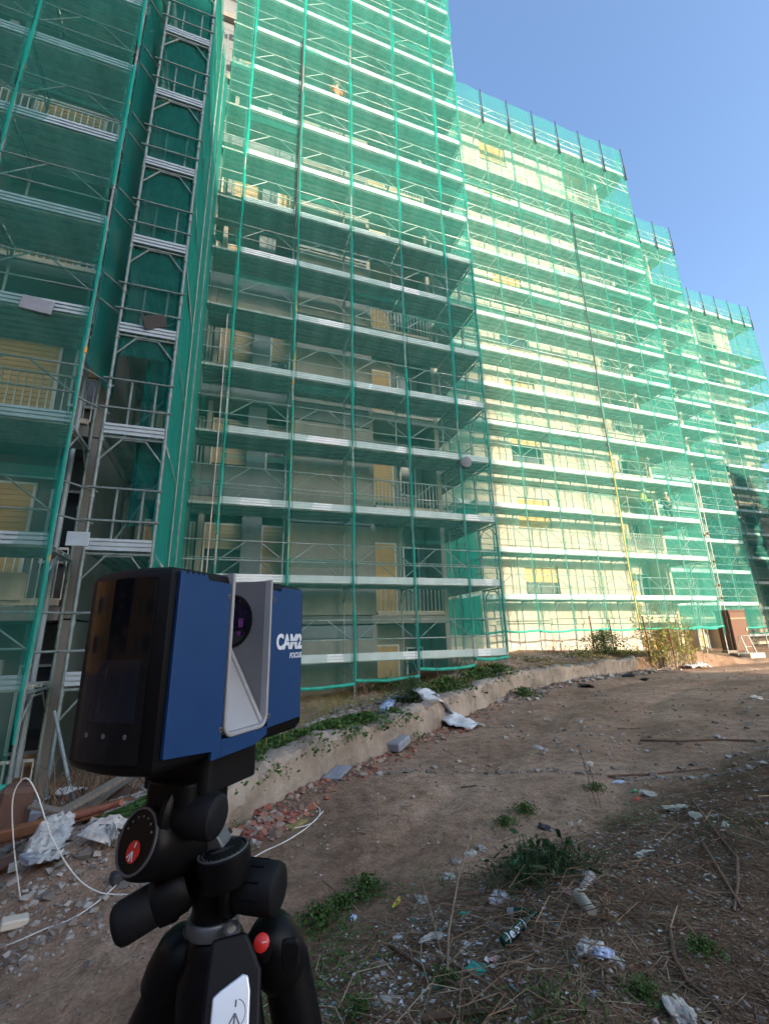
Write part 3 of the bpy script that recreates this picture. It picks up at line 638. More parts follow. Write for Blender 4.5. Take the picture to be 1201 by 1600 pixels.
# ------------------------------------------------------------------ workers on the decks
def skin_obj(name, verts, edges, radii, m, parent):
    me = bpy.data.meshes.new(name); me.from_pydata([tuple(v) for v in verts], edges, []); me.materials.append(MATS[m])
    o = link(name, me, parent); md = o.modifiers.new('skin', 'SKIN'); md.use_smooth_shade = True
    for d, r in zip(me.skin_vertices[0].data, radii): d.radius = (r, r)
    me.skin_vertices[0].data[0].use_root = True
    o.modifiers.new('sub', 'SUBSURF').levels = 1; o.modifiers['sub'].render_levels = 1
    return o
mat('skin', (0.42, 0.25, 0.17), 0.6); mat('hi_vis', (0.85, 0.90, 0.02), 0.7); mat('orange_vest', (0.85, 0.20, 0.05), 0.7); mat('dark_cloth', (0.03, 0.05, 0.06), 0.85); mat('blue_cloth', (0.05, 0.08, 0.14), 0.85)
mat('white_helmet', (0.75, 0.75, 0.7), 0.35); mat('yellow_helmet', (0.75, 0.6, 0.05), 0.35)
def person(x, y, z, label, jacket, trousers, helmet, ang=0.0, lean=0.0):
    root = empty('person', (x, y, z), label, 'person', 'workers on the scaffold decks'); M = Matrix.Rotation(ang, 3, 'Z')
    T = lambda a: Vector((x, y, z))+M @ Vector((a[0], a[1]-lean*max(0, a[2]-.9), a[2]))
    J = dict(pel=(0, 0, .95), sp=(0, 0, 1.15), ch=(0, 0, 1.35), nk=(0, 0, 1.5), hd=(0, -.02, 1.63), tp=(0, -.01, 1.72),
             sl=(-.19, 0, 1.42), el=(-.27, -.04, 1.15), wl=(-.22, -.26, 1.02), sr=(.19, 0, 1.42), er=(.28, -.05, 1.16), wr=(.2, -.28, 1.12),
             hl=(-.1, 0, .9), kl=(-.11, -.05, .48), al=(-.11, .02, .08), tl=(-.11, -.16, .035), hr=(.1, 0, .9), kr=(.12, -.02, .48), ar=(.13, .06, .08), tr=(.13, -.12, .035))
    nm = list(J); ix = {n: i for i, n in enumerate(nm)}
    E = [('pel', 'sp'), ('sp', 'ch'), ('ch', 'nk'), ('nk', 'hd'), ('hd', 'tp'), ('ch', 'sl'), ('sl', 'el'), ('el', 'wl'), ('ch', 'sr'), ('sr', 'er'), ('er', 'wr'), ('pel', 'hl'), ('hl', 'kl'), ('kl', 'al'), ('al', 'tl'), ('pel', 'hr'), ('hr', 'kr'), ('kr', 'ar'), ('ar', 'tr')]
    R = dict(pel=.13, sp=.12, ch=.15, nk=.06, hd=.095, tp=.07, sl=.07, el=.05, wl=.04, sr=.07, er=.05, wr=.04, hl=.09, kl=.06, al=.045, tl=.04, hr=.09, kr=.06, ar=.045, tr=.04)
    skin_obj('body', [T(J[n]) for n in nm], [(ix[a], ix[b]) for a, b in E], [R[n] for n in nm], 'skin', root)
    def sub(name, keep, m, f):
        k = [n for n in nm if n in keep]; i2 = {n: i for i, n in enumerate(k)}
        skin_obj(name, [T(J[n]) for n in k], [(i2[a], i2[b]) for a, b in E if a in i2 and b in i2], [R[n]*f for n in k], m, root)
    sub('jacket', ('pel', 'sp', 'ch', 'sl', 'el', 'wl', 'sr', 'er', 'wr'), jacket, 1.16); sub('trousers', ('pel', 'hl', 'kl', 'al', 'hr', 'kr', 'ar'), trousers, 1.12)
    MB().lathe([(.001, .12), (.06, .11), (.105, .06), (.115, .0), (.14, -.01), (.14, -.02), (.11, -.015)], T((0, -.01, 1.67)), (0, 0, 1), 14).obj('helmet', helmet, root, smooth=True)
person(20.55, 16.85, zk(3)+.06, 'worker in a yellow high visibility jacket standing on a sunlit scaffold deck', 'hi_vis', 'dark_cloth', 'white_helmet', 0.4, .1)
person(22.3, 16.9, zk(3)+.06, 'worker in dark clothes standing beside the one in the yellow jacket', 'dark_cloth', 'dark_cloth', 'white_helmet', -0.6)
person(2.95, 12.45, zk(10)+.06, 'worker in an orange jacket behind the green net high on the tallest scaffold', 'orange_vest', 'blue_cloth', 'white_helmet', 0.2)

# ------------------------------------------------------------------ laser scanner on its tripod
mat('black_shell', (0.005, 0.005, 0.006), 0.5, 0, 0.15, 30, spec=0.16); mat('black_gloss', (0.006, 0.006, 0.008), 0.06, 0, 0.1, 5, rvar=0.02, spec=0.28); mat('screen_glass', (0.010, 0.012, 0.018), 0.05, 0, 0.1, 5, rvar=0.02, spec=0.3)
mat('blue_paint', (0.0075, 0.041, 0.132), 0.45, 0.0, 0.06, 40, spec=0.28); mat('scanner_silver', (0.20, 0.205, 0.215), 0.42, 0.2, 0.06, 30); mat('scanner_light', (0.32, 0.32, 0.33), 0.5, 0.05, 0.05, 30)
mat('print_white', (0.62, 0.65, 0.70), 0.5, var=0.03); mat('lens_glass', (0.012, 0.008, 0.022), 0.05, 0, 0.4, 60, rvar=0.02); mat('lens_reflection_tint', (0.20, 0.05, 0.20), 0.08, 0, 0.3, 60, rvar=0.02)
mat('tripod_black', (0.004, 0.004, 0.005), 0.42, 0, 0.2, 25, spec=0.16); mat('rubber_black', (0.007, 0.007, 0.009), 0.6, 0, 0.15, 30, 0.08, 220, spec=0.2)
mat('grey_ring', (0.11, 0.115, 0.13), 0.4, 0.4, 0.1, 20); mat('logo_red', (0.55, 0.025, 0.02), 0.3, var=0.05); mat('tripod_silver', (0.62, 0.65, 0.70), 0.32, 0.5, 0.02, 3, rvar=0); mat('engraved', (0.10, 0.105, 0.12), 0.5, var=0.05)
SC0 = np.array([-.04515, .46780, -.11081]); SA = math.radians(48.5)
SU = np.array([math.cos(SA), math.sin(SA), 0]); SV = np.array([-math.sin(SA), math.cos(SA), 0])
def S(u, v, z): return Vector(SC0+SU*u+SV*v+np.array([0, 0, z]))
def rrect(x0, x1, y0, y1, r, n=5):
    P = []
    for cx, cy, a0 in ((x1-r, y0+r, -PI/2), (x1-r, y1-r, 0), (x0+r, y1-r, PI/2), (x0+r, y0+r, PI)):
        for i in range(n+1): a = a0+PI/2*i/n; P.append((cx+r*math.cos(a), cy+r*math.sin(a)))
    return P
def bevel(o, wdt, seg=2):
    m = o.modifiers.new('bevel', 'BEVEL'); m.width = wdt; m.segments = seg; m.limit_method = 'ANGLE'; m.angle_limit = math.radians(40); return o
def scanner():
    root = empty('laser_scanner', S(.115, .05, -.03), 'blue and black laser scanner with a silver mirror slot, mounted on the black tripod', 'scanner')
    W, D, H = .230, .103, .183
    up = lambda z0: (lambda a, b, c: S(a, b, z0+c))
    # two halves of the case with rounded corners and a bulging screen end
    def half(u0, u1, bul):
        b = MB(); n = 9; rings = []
        zs = [(0, .010), (.003, .004), (.010, 0), (.172, 0), (.180, .003), (.183, .010)]
        for z, ins in zs:
            P = []
            out = lambda t: bul*(1-(2*t-1)**2)*(1+.5*z)
            for i in range(n+1):
                t = i/n; v = ins+(D-2*ins)*t
                P.append((u0+ins-out(t) if bul > 0 else u0, v))
            for i in range(n+1):
                t = 1-i/n; v = ins+(D-2*ins)*t; P.append((u1-ins-out(t) if bul < 0 else u1, v))
            rings.append([S(a, v, z) for a, v in P])
        k = len(rings[0]); vs = [p for r in rings for p in r]
        fs = [(j*k+i, j*k+(i+1) % k, (j+1)*k+(i+1) % k, (j+1)*k+i) for j in range(len(zs)-1) for i in range(k)]+[tuple(range(k-1, -1, -1)), tuple(range((len(zs)-1)*k, len(zs)*k))]
        return b.add(vs, fs)
    half(0, .0815, .008).obj('case_half', 'black_shell', root, smooth=True)
    half(.1515, W, -.006).obj('case_half', 'black_shell', root, smooth=True)
    Tb = lambda a, b, c: S(a, -c, b)             # plates on the long face: a along u, b up, c outwards
    lp = [(.007, .0145), (.066, .0085), (.066, .0005), (.0785, .0005), (.0785, .172), (.045, .1725), (.042, .1785), (.008, .1785)]
    bevel(MB().prism(lp, Tb, .0042).obj('side_plate', 'blue_paint', root), .0008)
    rp = [(.1545, .0145), (.2235, .0165), (.2225, .177), (.176, .1765), (.174, .1715), (.1545, .1725)]
    bevel(MB().prism(rp, Tb, .0042).obj('side_plate', 'blue_paint', root), .0008)
    bevel(MB().prism([(.0787, .0005), (.131, .0015), (.154, .008), (.154, .017), (.0787, .017)], Tb, .0042).obj('side_plate', 'blue_paint', root), .0008)
    bevel(MB().prism([(.080, .004), (.153, .004), (.153, .0195), (.080, .0195)], lambda a, b, c: S(a, .0+c, b), .103).obj('bridge', 'black_shell', root), .002)
    # silver U-shaped rim round the slot
    o = rrect(.0805, .1530, .0170, .24, .013, 6); i_ = rrect(.0845, .1495, .0212, .24, .010, 6)
    def clip(P): return [(a, min(b, .184)) for a, b in P]
    o, i_ = clip(o), clip(i_); n = len(o); b = MB()
    vs = [Tb(a, q, -.004) for a, q in o]+[Tb(a, q, .0055) for a, q in o]+[Tb(a, q, .0055) for a, q in i_]+[Tb(a, q, -.004) for a, q in i_]
    fs = [(k*n+j, k*n+(j+1) % n, ((k+1) % 4)*n+(j+1) % n, ((k+1) % 4)*n+j) for k in range(4) for j in range(n) if not (o[j][1] > .1835 and o[(j+1) % n][1] > .1835)]
    fs += [tuple(q) for q in []]
    bevel(b.add(vs, fs).obj('slot_rim', 'scanner_light', root, smooth=True), .0010)
    # inner walls of the slot, its sloping floor and the rounded ridge between wall and floor
    MB().prism([(0, .02), (.103, .02), (.103, .1835), (0, .1835)], lambda a, q, c: S(.1497+c, a, q), .004).obj('slot_wall', 'scanner_silver', root)
    MB().prism([(0, .02), (.103, .02), (.103, .1835), (0, .1835)], lambda a, q, c: S(.0848-c, a, q), .004).obj('slot_wall', 'scanner_silver', root)
    fz = lambda v: .0215+.098*min(1, v/.062)
    b = MB(); nv = 14; us = [.085, .147]
    vs = [S(u, .062*i/nv*1.0, fz(.062*i/nv)) for i in range(nv+1) for u in us]
    b.add(vs, [(2*i, 2*i+1, 2*i+3, 2*i+2) for i in range(nv)]).obj('slot_floor', 'scanner_light', root, fix=False)  # floor and ridge coloured paler than the walls, as skylight makes them
    MB().path([S(.1475, .0665*i/10, fz(.0665*i/10)+.0005) for i in range(10)], .0032, 10).obj('floor_ridge', 'scanner_light', root, smooth=True)
    MB().prism([(.0, .02), (.0, .0215), (.062, .1195), (.103, .1195), (.103, .02)], lambda a, q, c: S(.086+c, a, q-.001), .06).obj('slot_core', 'black_shell', root)
    # lens in the far slot wall
    L0 = S(.1497, .054, .1365); ln = Vector(-SU)
    MB().lathe([(.033, -.001), (.033, .0012), (.0305, .0018), (.0295, .0002), (0, .0002)], L0, ln, 40).obj('lens_ring', 'black_shell', root, smooth=True)
    MB().lathe([(.0292, .0004), (.02, .002), (.01, .003), (0, .0033)], L0, ln, 40).obj('lens', 'lens_glass', root, smooth=True)
    tv = lambda dv, dz, w_, h_: MB().prism(rrect(-w_/2, w_/2, -h_/2, h_/2, .0012, 3), lambda a, q, c: L0+Vector(SV)*(dv+a)+Vector((0, 0, dz+q))+ln*(.0032+c), .0004)
    tv(-.0185, -.003, .007, .011).obj('lens_reflection', 'lens_reflection_tint', root); tv(-.0165, -.0155, .006, .005).obj('lens_reflection', 'lens_reflection_tint', root)  # reflections in the lens, drawn as purple patches
    # touch screen end
    Te = lambda a, q, c: S(-.0085-.0004-c+.0085*((2*a/.103-1)**2), a, q)
    P = [(.012+.079*i/10, .012) for i in range(11)]+[(.091-.079*i/10, .172) for i in range(11)]
    MB().prism(P, Te, .0012).obj('touch_screen', 'black_gloss', root)
    P = [(.019+.058*i/10, .045) for i in range(11)]+[(.077-.058*i/10, .098) for i in range(11)]
    MB().prism(P, lambda a, q, c: Te(a, q, .00125+c), .0002).obj('display', 'screen_glass', root)
    for a in (.0725, .0495, .026): MB().lathe([(.0022, 0), (.0022, .0003), (.0013, .0003)], Te(a, .034, .0013), -SU, 12).obj('touch_button', 'engraved', root)
    for u, z in ((.0765, .158), (.0762, .0265), (.1585, .160), (.1560, .0275)):
        f = MB().lathe([(.0028, 0), (.0028, .0006), (.0016, .0008)], Tb(u, z, .0042), -SV, 14).obj('screw', 'grey_ring', root, smooth=True)
        MB().lathe([(.0013, 0), (.0011, .0002)], Tb(u, z, .0050), -SV, 8).obj('screw_head', 'black_shell', f)
    # cooling notches along the top edge of the plate
    for i in range(4): MB().prism([(.014+i*.007, .1785), (.0175+i*.007, .1785), (.0165+i*.007, .1765), (.015+i*.007, .1765)], Tb, .0048).obj('vent_notch', 'black_shell', root)
    bevel(MB().prism(rrect(.075, .158, .008, .095, .01), up(-.034), .036).obj('mount_block', 'black_shell', root), .002)
    # name on the right plate: block capitals
    def text(body, size, u, z, bold, shear=0, sx=1.0):
        cu = bpy.data.curves.new('lettering', 'FONT'); cu.body = body; cu.size = size; cu.offset = bold; cu.extrude = .0002; cu.shear = shear; cu.align_x = 'RIGHT'
        t = bpy.data.objects.new('lettering', cu); COL.objects.link(t); dg = bpy.context.evaluated_depsgraph_get()
        me = bpy.data.meshes.new_from_object(t.evaluated_get(dg)); bpy.data.objects.remove(t)
        for v_ in me.vertices:
            a, q = v_.co.x*sx, v_.co.y; v_.co = Tb(u+a, z+q, .0044+v_.co.z)
        me.materials.clear(); me.materials.append(MATS['print_white']); return link('lettering', me, root)
    text('CAM2', .0245, .2232, .1015, .0011, 0, .88); text('FOCUS', .0092, .2226, .0895, .0002, .2, .95)
    MB().prism([(.1895, .1093), (.2240, .1093), (.2240, .1105), (.1895, .1105)], Tb, .00485).obj('lettering_gap', 'blue_paint', root)
scanner()

def logo(parent, T, r, m1='logo_red', m2='print_white'):
    # round badge: a short bar above a fan of three strokes
    if m1: MB().prism([(r*math.cos(2*PI*i/28), r*math.sin(2*PI*i/28)) for i in range(28)], T, .0008).obj('badge', m1, parent)
    e = .0009 if m1 else .0002; st = lambda a, b, w_: MB().prism([(a[0]-w_, a[1]), (a[0]+w_, a[1]), (b[0]+w_, b[1]), (b[0]-w_, b[1])], lambda p, q, c: T(p, q, e+c), .0003)
    for a, b in (((0, .05*r), (-.5*r, -.72*r)), ((0, -.1*r), (0, -.85*r)), ((0, .05*r), (.5*r, -.72*r)), ((0, .85*r), (0, .4*r))): st(a, b, .075*r).obj('badge_stroke', m2, parent)
def tripod():
    C = V(338, 1470, .462); root = empty('tripod', (C.x, C.y, gz(C.x, C.y)), 'black tripod with geared head, red round badge and silver leg plate under the scanner', 'tripod')
    O = lambda b, n, m, s=True: b.obj(n, m, root, smooth=s)
    R_, U_, B_ = Vector(AX_R), Vector(AX_U), Vector(AX_B); Zu = Vector((0, 0, 1))
    cyl = lambda p, ax, prof, n=36: MB().lathe(prof, p, ax, n)
    dome = lambda r, h, e: [(r*.92, 0), (r, .003), (r, h-e*.6), (r*.93, h-e*.28), (r*.75, h-e*.1), (r*.45, h-.0005), (0, h)]
    # pan section on a grey ring
    c0 = V(333, 1441, .462)
    O(cyl(c0, Zu, [(.0245, -.006), (.0255, -.004), (.0255, .005), (.024, .007)]), 'base_ring', 'grey_ring')
    O(cyl(c0, Zu, [(.0215, .007), (.0215, .02), (.025, .024), (.026, .034), (.0255, .062), (.0235, .068)]), 'pan_housing', 'tripod_black')
    d0 = V(349, 1329, .452); dn = (Zu*1.0-R_*.16+B_*.06).normalized()
    O(cyl(d0, dn, [(.022, -.028), (.0255, -.012), (.0258, -.001), (.0245, .0003)]), 'dial_housing', 'tripod_black')
    pr = MB().ring([(.0244, .0001), (.0244, .0016), (.0226, .0016), (.0226, .0001)], d0, dn, 40).obj('dial_ring', 'grey_ring', root, smooth=True)
    a_ = (R_-dn*R_.dot(dn)).normalized(); b_ = dn.cross(a_)
    for i in range(24):
        t = 2*PI*i/24; q = d0+(a_*math.cos(t)+b_*math.sin(t))*.0195+dn*.0006; MB().box(q, (.0012, .0012, .0008)).obj('dial_mark', 'grey_ring', pr)
    for k in (-1, 0, 1): MB().tube(d0+dn*.0007+a_*(-.008+.003*k)+b_*.003*k, d0+dn*.0007+a_*(.006+.003*k)+b_*.003*k, .0004, 4).obj('dial_mark', 'grey_ring', pr)
    # right knob of the pan section
    k0, k1 = V(368, 1381, .462), V(440, 1389, .452); ax = k1-k0; L = ax.length
    O(cyl(k0, ax, [(.018, -.004), (.0265, -.002), (.0268, .003), (.024, .006), (.02, .007)]), 'knob_collar', 'tripod_black')
    kb = O(cyl(k0, ax, [(.019, .006)]+[(r, h+.006) for r, h in dome(.0225, L-.006, .012)]), 'knob', 'rubber_black')
    for i in range(10):
        t = 2*PI*i/10; e1 = ax.orthogonal().normalized(); e2 = ax.normalized().cross(e1); q = k0+(e1*math.cos(t)+e2*math.sin(t))*.0224
        MB().tube(q+ax.normalized()*.012, q+ax.normalized()*(L-.016), .0012, 6).obj('knob_groove', 'tripod_black', kb)
    # tilt section: drum with the big round dial
    t0 = V(215, 1314, .430); bv = -t0.normalized(); lv = (-R_+bv*R_.dot(bv)).normalized(); tn = (bv*.60+lv*.80).normalized()
    O(cyl(t0-tn*.075, tn, [(.02, 0), (.029, .006), (.0315, .02), (.0318, .062), (.0305, .072), (.028, .075)], 48), 'tilt_housing', 'tripod_black')
    tr = O(MB().ring([(.0272, -.0002), (.0272, .0018), (.0252, .0018), (.0252, -.0002)], t0, tn, 48), 'dial_ring', 'grey_ring')
    O(cyl(t0, tn, [(.0248, .0), (.0248, .0006), (0, .0006)], 48), 'dial_plate', 'tripod_black')
    tb = (U_-tn*U_.dot(tn)).normalized(); ta = tb.cross(tn).normalized()
    T = lambda p, q, c: t0+ta*(.002+p)+tb*(-.008+q)+tn*(.0008+c)
    logo(tr, T, .0088)
    for i in range(7):
        t = PI*(.22+.12*i); MB().box(t0+(ta*math.cos(t)+tb*math.sin(t))*.0195+tn*.001, (.0016, .0016, .0016)).obj('dial_mark', 'engraved', tr)
    # upper knob
    k0, k1 = V(283, 1268, .452), V(345, 1277, .442); ax = k1-k0; L = ax.length
    O(cyl(k0, ax, [(.02, -.008), (.0275, -.005), (.0278, .0), (.025, .003), (.02, .004)]), 'knob_collar', 'tripod_black')
    O(cyl(k0, ax, [(.018, .002)]+[(r, h+.002) for r, h in dome(.0208, L-.002, .014)]), 'knob', 'rubber_black')
    # neck between drum and scanner, and the bracket going down to the pan dial
    bevel(O(MB().prism(rrect(-.034, .03, -.028, .03, .01), lambda p, q, c: V(300, 1216, .475)+Vector(SU)*p+Vector(SV)*q+Zu*(c-.03), .034), 'mount_plate', 'tripod_black'), .002)
    bevel(O(MB().prism([(-.03, -.005), (.018, -.005), (.022, -.06), (.0, -.075), (-.036, -.05)], lambda p, q, c: V(290, 1235, .472)+R_*p+U_*q+B_*(c-.025), .042), 'neck', 'tripod_black'), .006, 3)
    bevel(O(MB().prism([(-.006, .0), (.012, .004), (.026, -.020), (.0245, -.027), (-.004, -.022)], lambda p, q, c: V(322, 1295, .468)+R_*p+U_*q+B_*(c-.012), .022), 'bracket', 'grey_ring'), .002)
    # lower left knob
    k0, k1 = V(275, 1392, .448), V(176, 1452, .424); ax = k1-k0; L = ax.length
    O(cyl(k0, ax, [(.018, -.012), (.021, -.006), (.0215, .012), (.0185, .02)]), 'knob_collar', 'tripod_black')
    O(cyl(k0, ax, [(.0155, .016)]+[(r, h+.016) for r, h in dome(.0185, L-.016, .016)]), 'knob', 'rubber_black')
    bevel(O(MB().prism([(-.012, .01), (.012, .016), (.014, -.012), (-.006, -.02)], lambda p, q, c: V(262, 1412, .45)+R_*p+U_*q+B_*(c-.008), .016), 'knob_clamp', 'tripod_black'), .003)
    # shoulder (spider) with column, bubble level and screw
    s0 = V(338, 1463, .462)
    O(cyl(s0, Zu, [(.024, .004), (.027, .0), (.0275, -.012), (.03, -.02), (.0345, -.03), (.035, -.06), (.028, -.066)]), 'shoulder', 'tripod_black')
    q = V(362, 1451, .441); O(cyl(q, (Zu+B_*.3), [(.008, -.003), (.008, .001), (.0062, .0012), (.0058, -.0002)], 24), 'bubble_level', 'grey_ring')
    O(cyl(q, (Zu+B_*.3), [(.0058, -.001), (.004, .0004), (0, .0008)], 20), 'bubble_glass', 'beige_cup')
    q = V(365, 1496, .428); O(cyl(q, B_+U_*.2, [(.0052, 0), (.0052, .002), (.004, .0026), (0, .0026)], 20), 'hinge_screw', 'grey_ring')
    # legs
    def leg(p0, d, r, nm='leg'):
        p0 = Vector(p0); d = Vector(d).normalized(); e = p0
        for _ in range(2000):
            e = e+d*.002
            if e.z < gz(e.x, e.y): break
        L = (e-p0).length; b = MB()
        b.path([p0, p0+d*L*.38], r, 18).path([p0+d*L*.36, p0+d*L*.7], r*.82, 16).path([p0+d*L*.68, e], r*.66, 14)
        lo = O(b, nm, 'tripod_black')
        for f, rr in ((.37, r*1.2), (.69, r*1.02)): MB().lathe([(rr, 0), (rr, .035)], p0+d*L*f, d, 16).obj('leg_clamp', 'rubber_black', lo, smooth=True)
        MB().lathe([(r*.5, -.03), (r*.9, -.01), (r*.8, .004)], e, d, 14).obj('rubber_foot', 'rubber_black', lo, smooth=True)
        return lo
    lf = leg(V(376, 1520, .442), (0.17, -0.36, -0.92), .0165)
    # flat housing of the near leg with the silver plate and the engraved badge
    P0 = V(352, 1472, .405); ln = (-V(380, 1550, .4).normalized()+R_*.05).normalized(); lx = (R_+U_*.12); lx = (lx-ln*lx.dot(ln)).normalized(); ly = ln.cross(lx).normalized()
    A = lambda p, q, c: P0+lx*p+ly*q+ln*c
    bevel(MB().prism([(-.012, .002), (.018, .006), (.034, -.02), (.040, -.11), (-.008, -.11), (-.012, -.03)], lambda p, q, c: A(p, q, c-.014), .014).obj('leg_housing', 'tripod_black', lf), .003, 3)
    bevel(MB().prism([(-.005, -.034), (.000, -.0305), (.0175, -.0215), (.0225, -.0225), (.0255, -.032), (.0315, -.115), (-.001, -.115)], lambda p, q, c: A(p, q, c+.0003), .003).obj('leg_plate', 'tripod_silver', lf), .0016, 3)
    TB = lambda p, q, c: A(.0145+p, -.0445+q, .0031+c)
    for a0, a1 in ((-.35*PI, .42*PI), ):
        pts = [TB(.0085*math.cos(a0+(a1-a0)*i/14), .0085*math.sin(a0+(a1-a0)*i/14), 0) for i in range(15)]; MB().path(pts, .00045, 5).obj('badge_ring', 'engraved', lf)
    logo(lf, TB, .0095, None, 'engraved')
    lr = leg(V(446, 1500, .468), (0.24, -0.05, -0.96), .0235)
    O(cyl(V(420, 1462, .465), (R_*.5-U_*1.0), [(.010, -.016), (.022, -.008), (.0265, .004), (.0265, .03), (.024, .04)], 32), 'leg_joint', 'tripod_black')
    rb = O(cyl(V(409, 1478, .43), (U_*.9+B_*.35), [(.0078, -.014), (.0078, .0)], 24), 'release_button', 'tripod_black')
    q = V(409, 1473, .428); n2 = (U_*.62+B_*.6).normalized(); MB().lathe([(.0072, 0), (.0072, .0018), (.0055, .0028), (0, .0031)], q, n2, 24).obj('button_cap', 'logo_red', rb, smooth=True)
    for k in (-1, 0, 1): MB().tube(q+n2*.0031+R_*.001, q+n2*.0026+R_*(.004+.001*k)+(U_*-.2-B_*.1)*.004+U_*.0012*k, .0004, 5).obj('badge_stroke', 'print_white', rb)
    bevel(O(MB().prism([(-.009, .014), (.006, .016), (.009, .010), (.007, -.008), (.0, -.016), (-.006, -.015), (-.009, -.004)], lambda p, q, c: V(456, 1487, .432)+R_*p+U_*q+B_*c, .006), 'angle_tab', 'rubber_black'), .002)
    ll = leg(V(282, 1508, .468), (-0.40, 0.17, -0.90), .0235)
    O(cyl(V(292, 1478, .47), (-R_*.55-U_*1.0+B_*.1), [(.012, -.014), (.022, -.006), (.027, .006), (.027, .03), (.0245, .045)], 32), 'leg_joint', 'tripod_black')
    bevel(MB().prism([(0, 0), (.010, 0), (.012, -.09), (.001, -.09)], lambda p, q, c: V(307, 1552, .45)+R_*p+U_*q+B_*c, .004).obj('leg_strip', 'dark_red', ll), .001)
mat('mossy_board', (0.20, 0.16, 0.06), 0.9, 0, .4, 12)
mat('rope_pale', (0.45, 0.38, 0.36), 0.9); mat('yellow_chute', (0.42, 0.36, 0.10), 0.7, 0, .3, 4)
rand_mat('straw_stem', [(0.26, 0.20, 0.13), (0.18, 0.13, 0.085), (0.32, 0.26, 0.18), (0.14, 0.09, 0.06)], 0.85, 0.2)
mat('dark_red', (0.10, 0.008, 0.008), 0.6)
tripod()

# ------------------------------------------------------------------ plants
def put_mesh(name, me, parent, loc, rz=0, sc=1.0):
    o = link(name, me, parent, loc); o.rotation_euler.z = rz; o.scale = (sc, sc, sc); return o
def weed_mesh(seed, n, rad, h, leaf, m, stems=9):
    r = np.random.default_rng(seed); mb = MB()
    for _ in range(n):
        a = r.uniform(0, 2*PI); q = rad*min(1.7, abs(r.normal(0, .55))); z = h*r.uniform(.05, 1)*max(.12, 1-.55*(q/rad)**2)
        p = np.array([math.cos(a)*q, math.sin(a)*q, z]); d = r.normal(size=3); d[2] = abs(d[2])*.4; d /= np.linalg.norm(d)
        e = np.cross(d, r.normal(size=3)); e /= np.linalg.norm(e); s = leaf*r.uniform(.5, 1.3); f = np.cross(d, e)
        mb.add([p, p+d*s*.5+e*s*.3+f*s*.06, p+d*s, p+d*s*.5-e*s*.3+f*s*.06], [(0, 1, 2), (0, 2, 3)])
    return mb.mesh('foliage', m, fix=False)
def stem_mesh(seed, n, rad, h, m='stick_tan', r0=.004):
    r = random.Random(seed); mb = MB()
    for _ in range(n):
        a = r.uniform(0, 2*PI); q = rad*r.random()*.5; x, y = math.cos(a)*q, math.sin(a)*q; l = r.uniform(.3, .8)
        mb.path([(x, y, -.03), (x*1.3+r.uniform(-.03, .03), y*1.3, h*.5*l), (x*(1+l), y*(1+l)+r.uniform(-.04, .04), h*l)], r0, 4, r0*.4)
    return mb.mesh('stem', m)
WEED = [weed_mesh(i, 620, .42, .22, .062, 'weed_green') for i in range(3)]+[weed_mesh(9, 2600, .6, .5, .045, 'bush_leaf')]
WSTEM = [stem_mesh(i, 8, .3, .25) for i in range(2)]
def weed(px, py, sc, label, kind=0, cat='plant', group='green weeds on the site'):
    p = G(px, py); root = empty('weed_plant', p, label, cat, group)
    put_mesh('foliage', WEED[kind], root, p, random.uniform(0, 6), sc); put_mesh('stem', WSTEM[kind % 2], root, p, random.uniform(0, 6), sc)
def tangle(px, py):
    p = G(px, py); root = empty('weed_plant', p, 'dark tangle of wiry weeds between white carton and beige cup', 'plant', 'green weeds on the site'); r = np.random.default_rng(5); st = MB(); lf = MB()
    for _ in range(420):
        x, y = p.x+r.normal(0, .11), p.y+r.normal(0, .12); z = gz(x, y); a = r.uniform(0, 6.28); l = r.uniform(.08, .3); h = r.uniform(.03, .16)
        st.path([(x, y, z), (x+math.cos(a)*l*.5, y+math.sin(a)*l*.5, z+h), (x+math.cos(a+.4)*l, y+math.sin(a+.4)*l, z+h*.5)], .0022, 3, .001)
        if r.uniform() < .5:
            q = np.array([x+math.cos(a)*l*.5, y+math.sin(a)*l*.5, z+h]); d = r.normal(size=3)*.03; e = r.normal(size=3)*.012; lf.add([q, q+d*.5+e, q+d, q+d*.5-e], [(0, 1, 2, 3)])
    st.obj('stem', 'dark_leaf', root); lf.obj('foliage', 'dark_leaf', root, fix=False)
weed(400, 1212, .75, 'weed on the wall top just behind the scanner mount'); weed(345, 1228, .6, 'dark weed on the terrace directly under the scanner', 1)
weed(475, 1172, .85, 'leafy weed on the terrace right beside the scanner case', 1); weed(520, 1155, 1.0, 'spreading green weed on the wall top between scanner and white sheet', 0)
weed(570, 1140, 1.0, 'thick green weed hanging over the wall top left of the white rag', 2); weed(612, 1128, .9, 'green weed directly left of the draped white sheet', 0)
weed(645, 1098, .9, 'dark bushy weed at the upper end of the draped white sheet', 3); weed(700, 1082, 1.3, 'long weed on the wall top below the tallest scaffold', 1)
weed(748, 1064, 1.4, 'weed spilling over the wall below the corner of the tallest scaffold', 0); weed(778, 1056, 1.3, 'weed trailing down the wall face at its broken edge', 2)
weed(640, 1152, .55, 'small weed growing at the foot of the wall by the red rubble', 1); weed(818, 1088, .9, 'lone round weed at the foot of the wall in mid road edge', 0)
weed(945, 1022, 1.7, 'dark rounded bush on the wall top between two rusty fence posts', 3, 'bush'); weed(600, 1078, 1.3, 'dry yellowish tuft under the hem of the green net', 0)
weed(330, 1225, .4, 'tiny green weed at the foot of the stair scaffold', 0); weed(350, 1290, .35, 'low weed at the wall foot behind the tripod knob', 1)
weed(820, 1270, .34, 'green weed on the edge of the littered bank', 0); weed(790, 1290, .3, 'yellow green weed before the littered bank edge', 2)
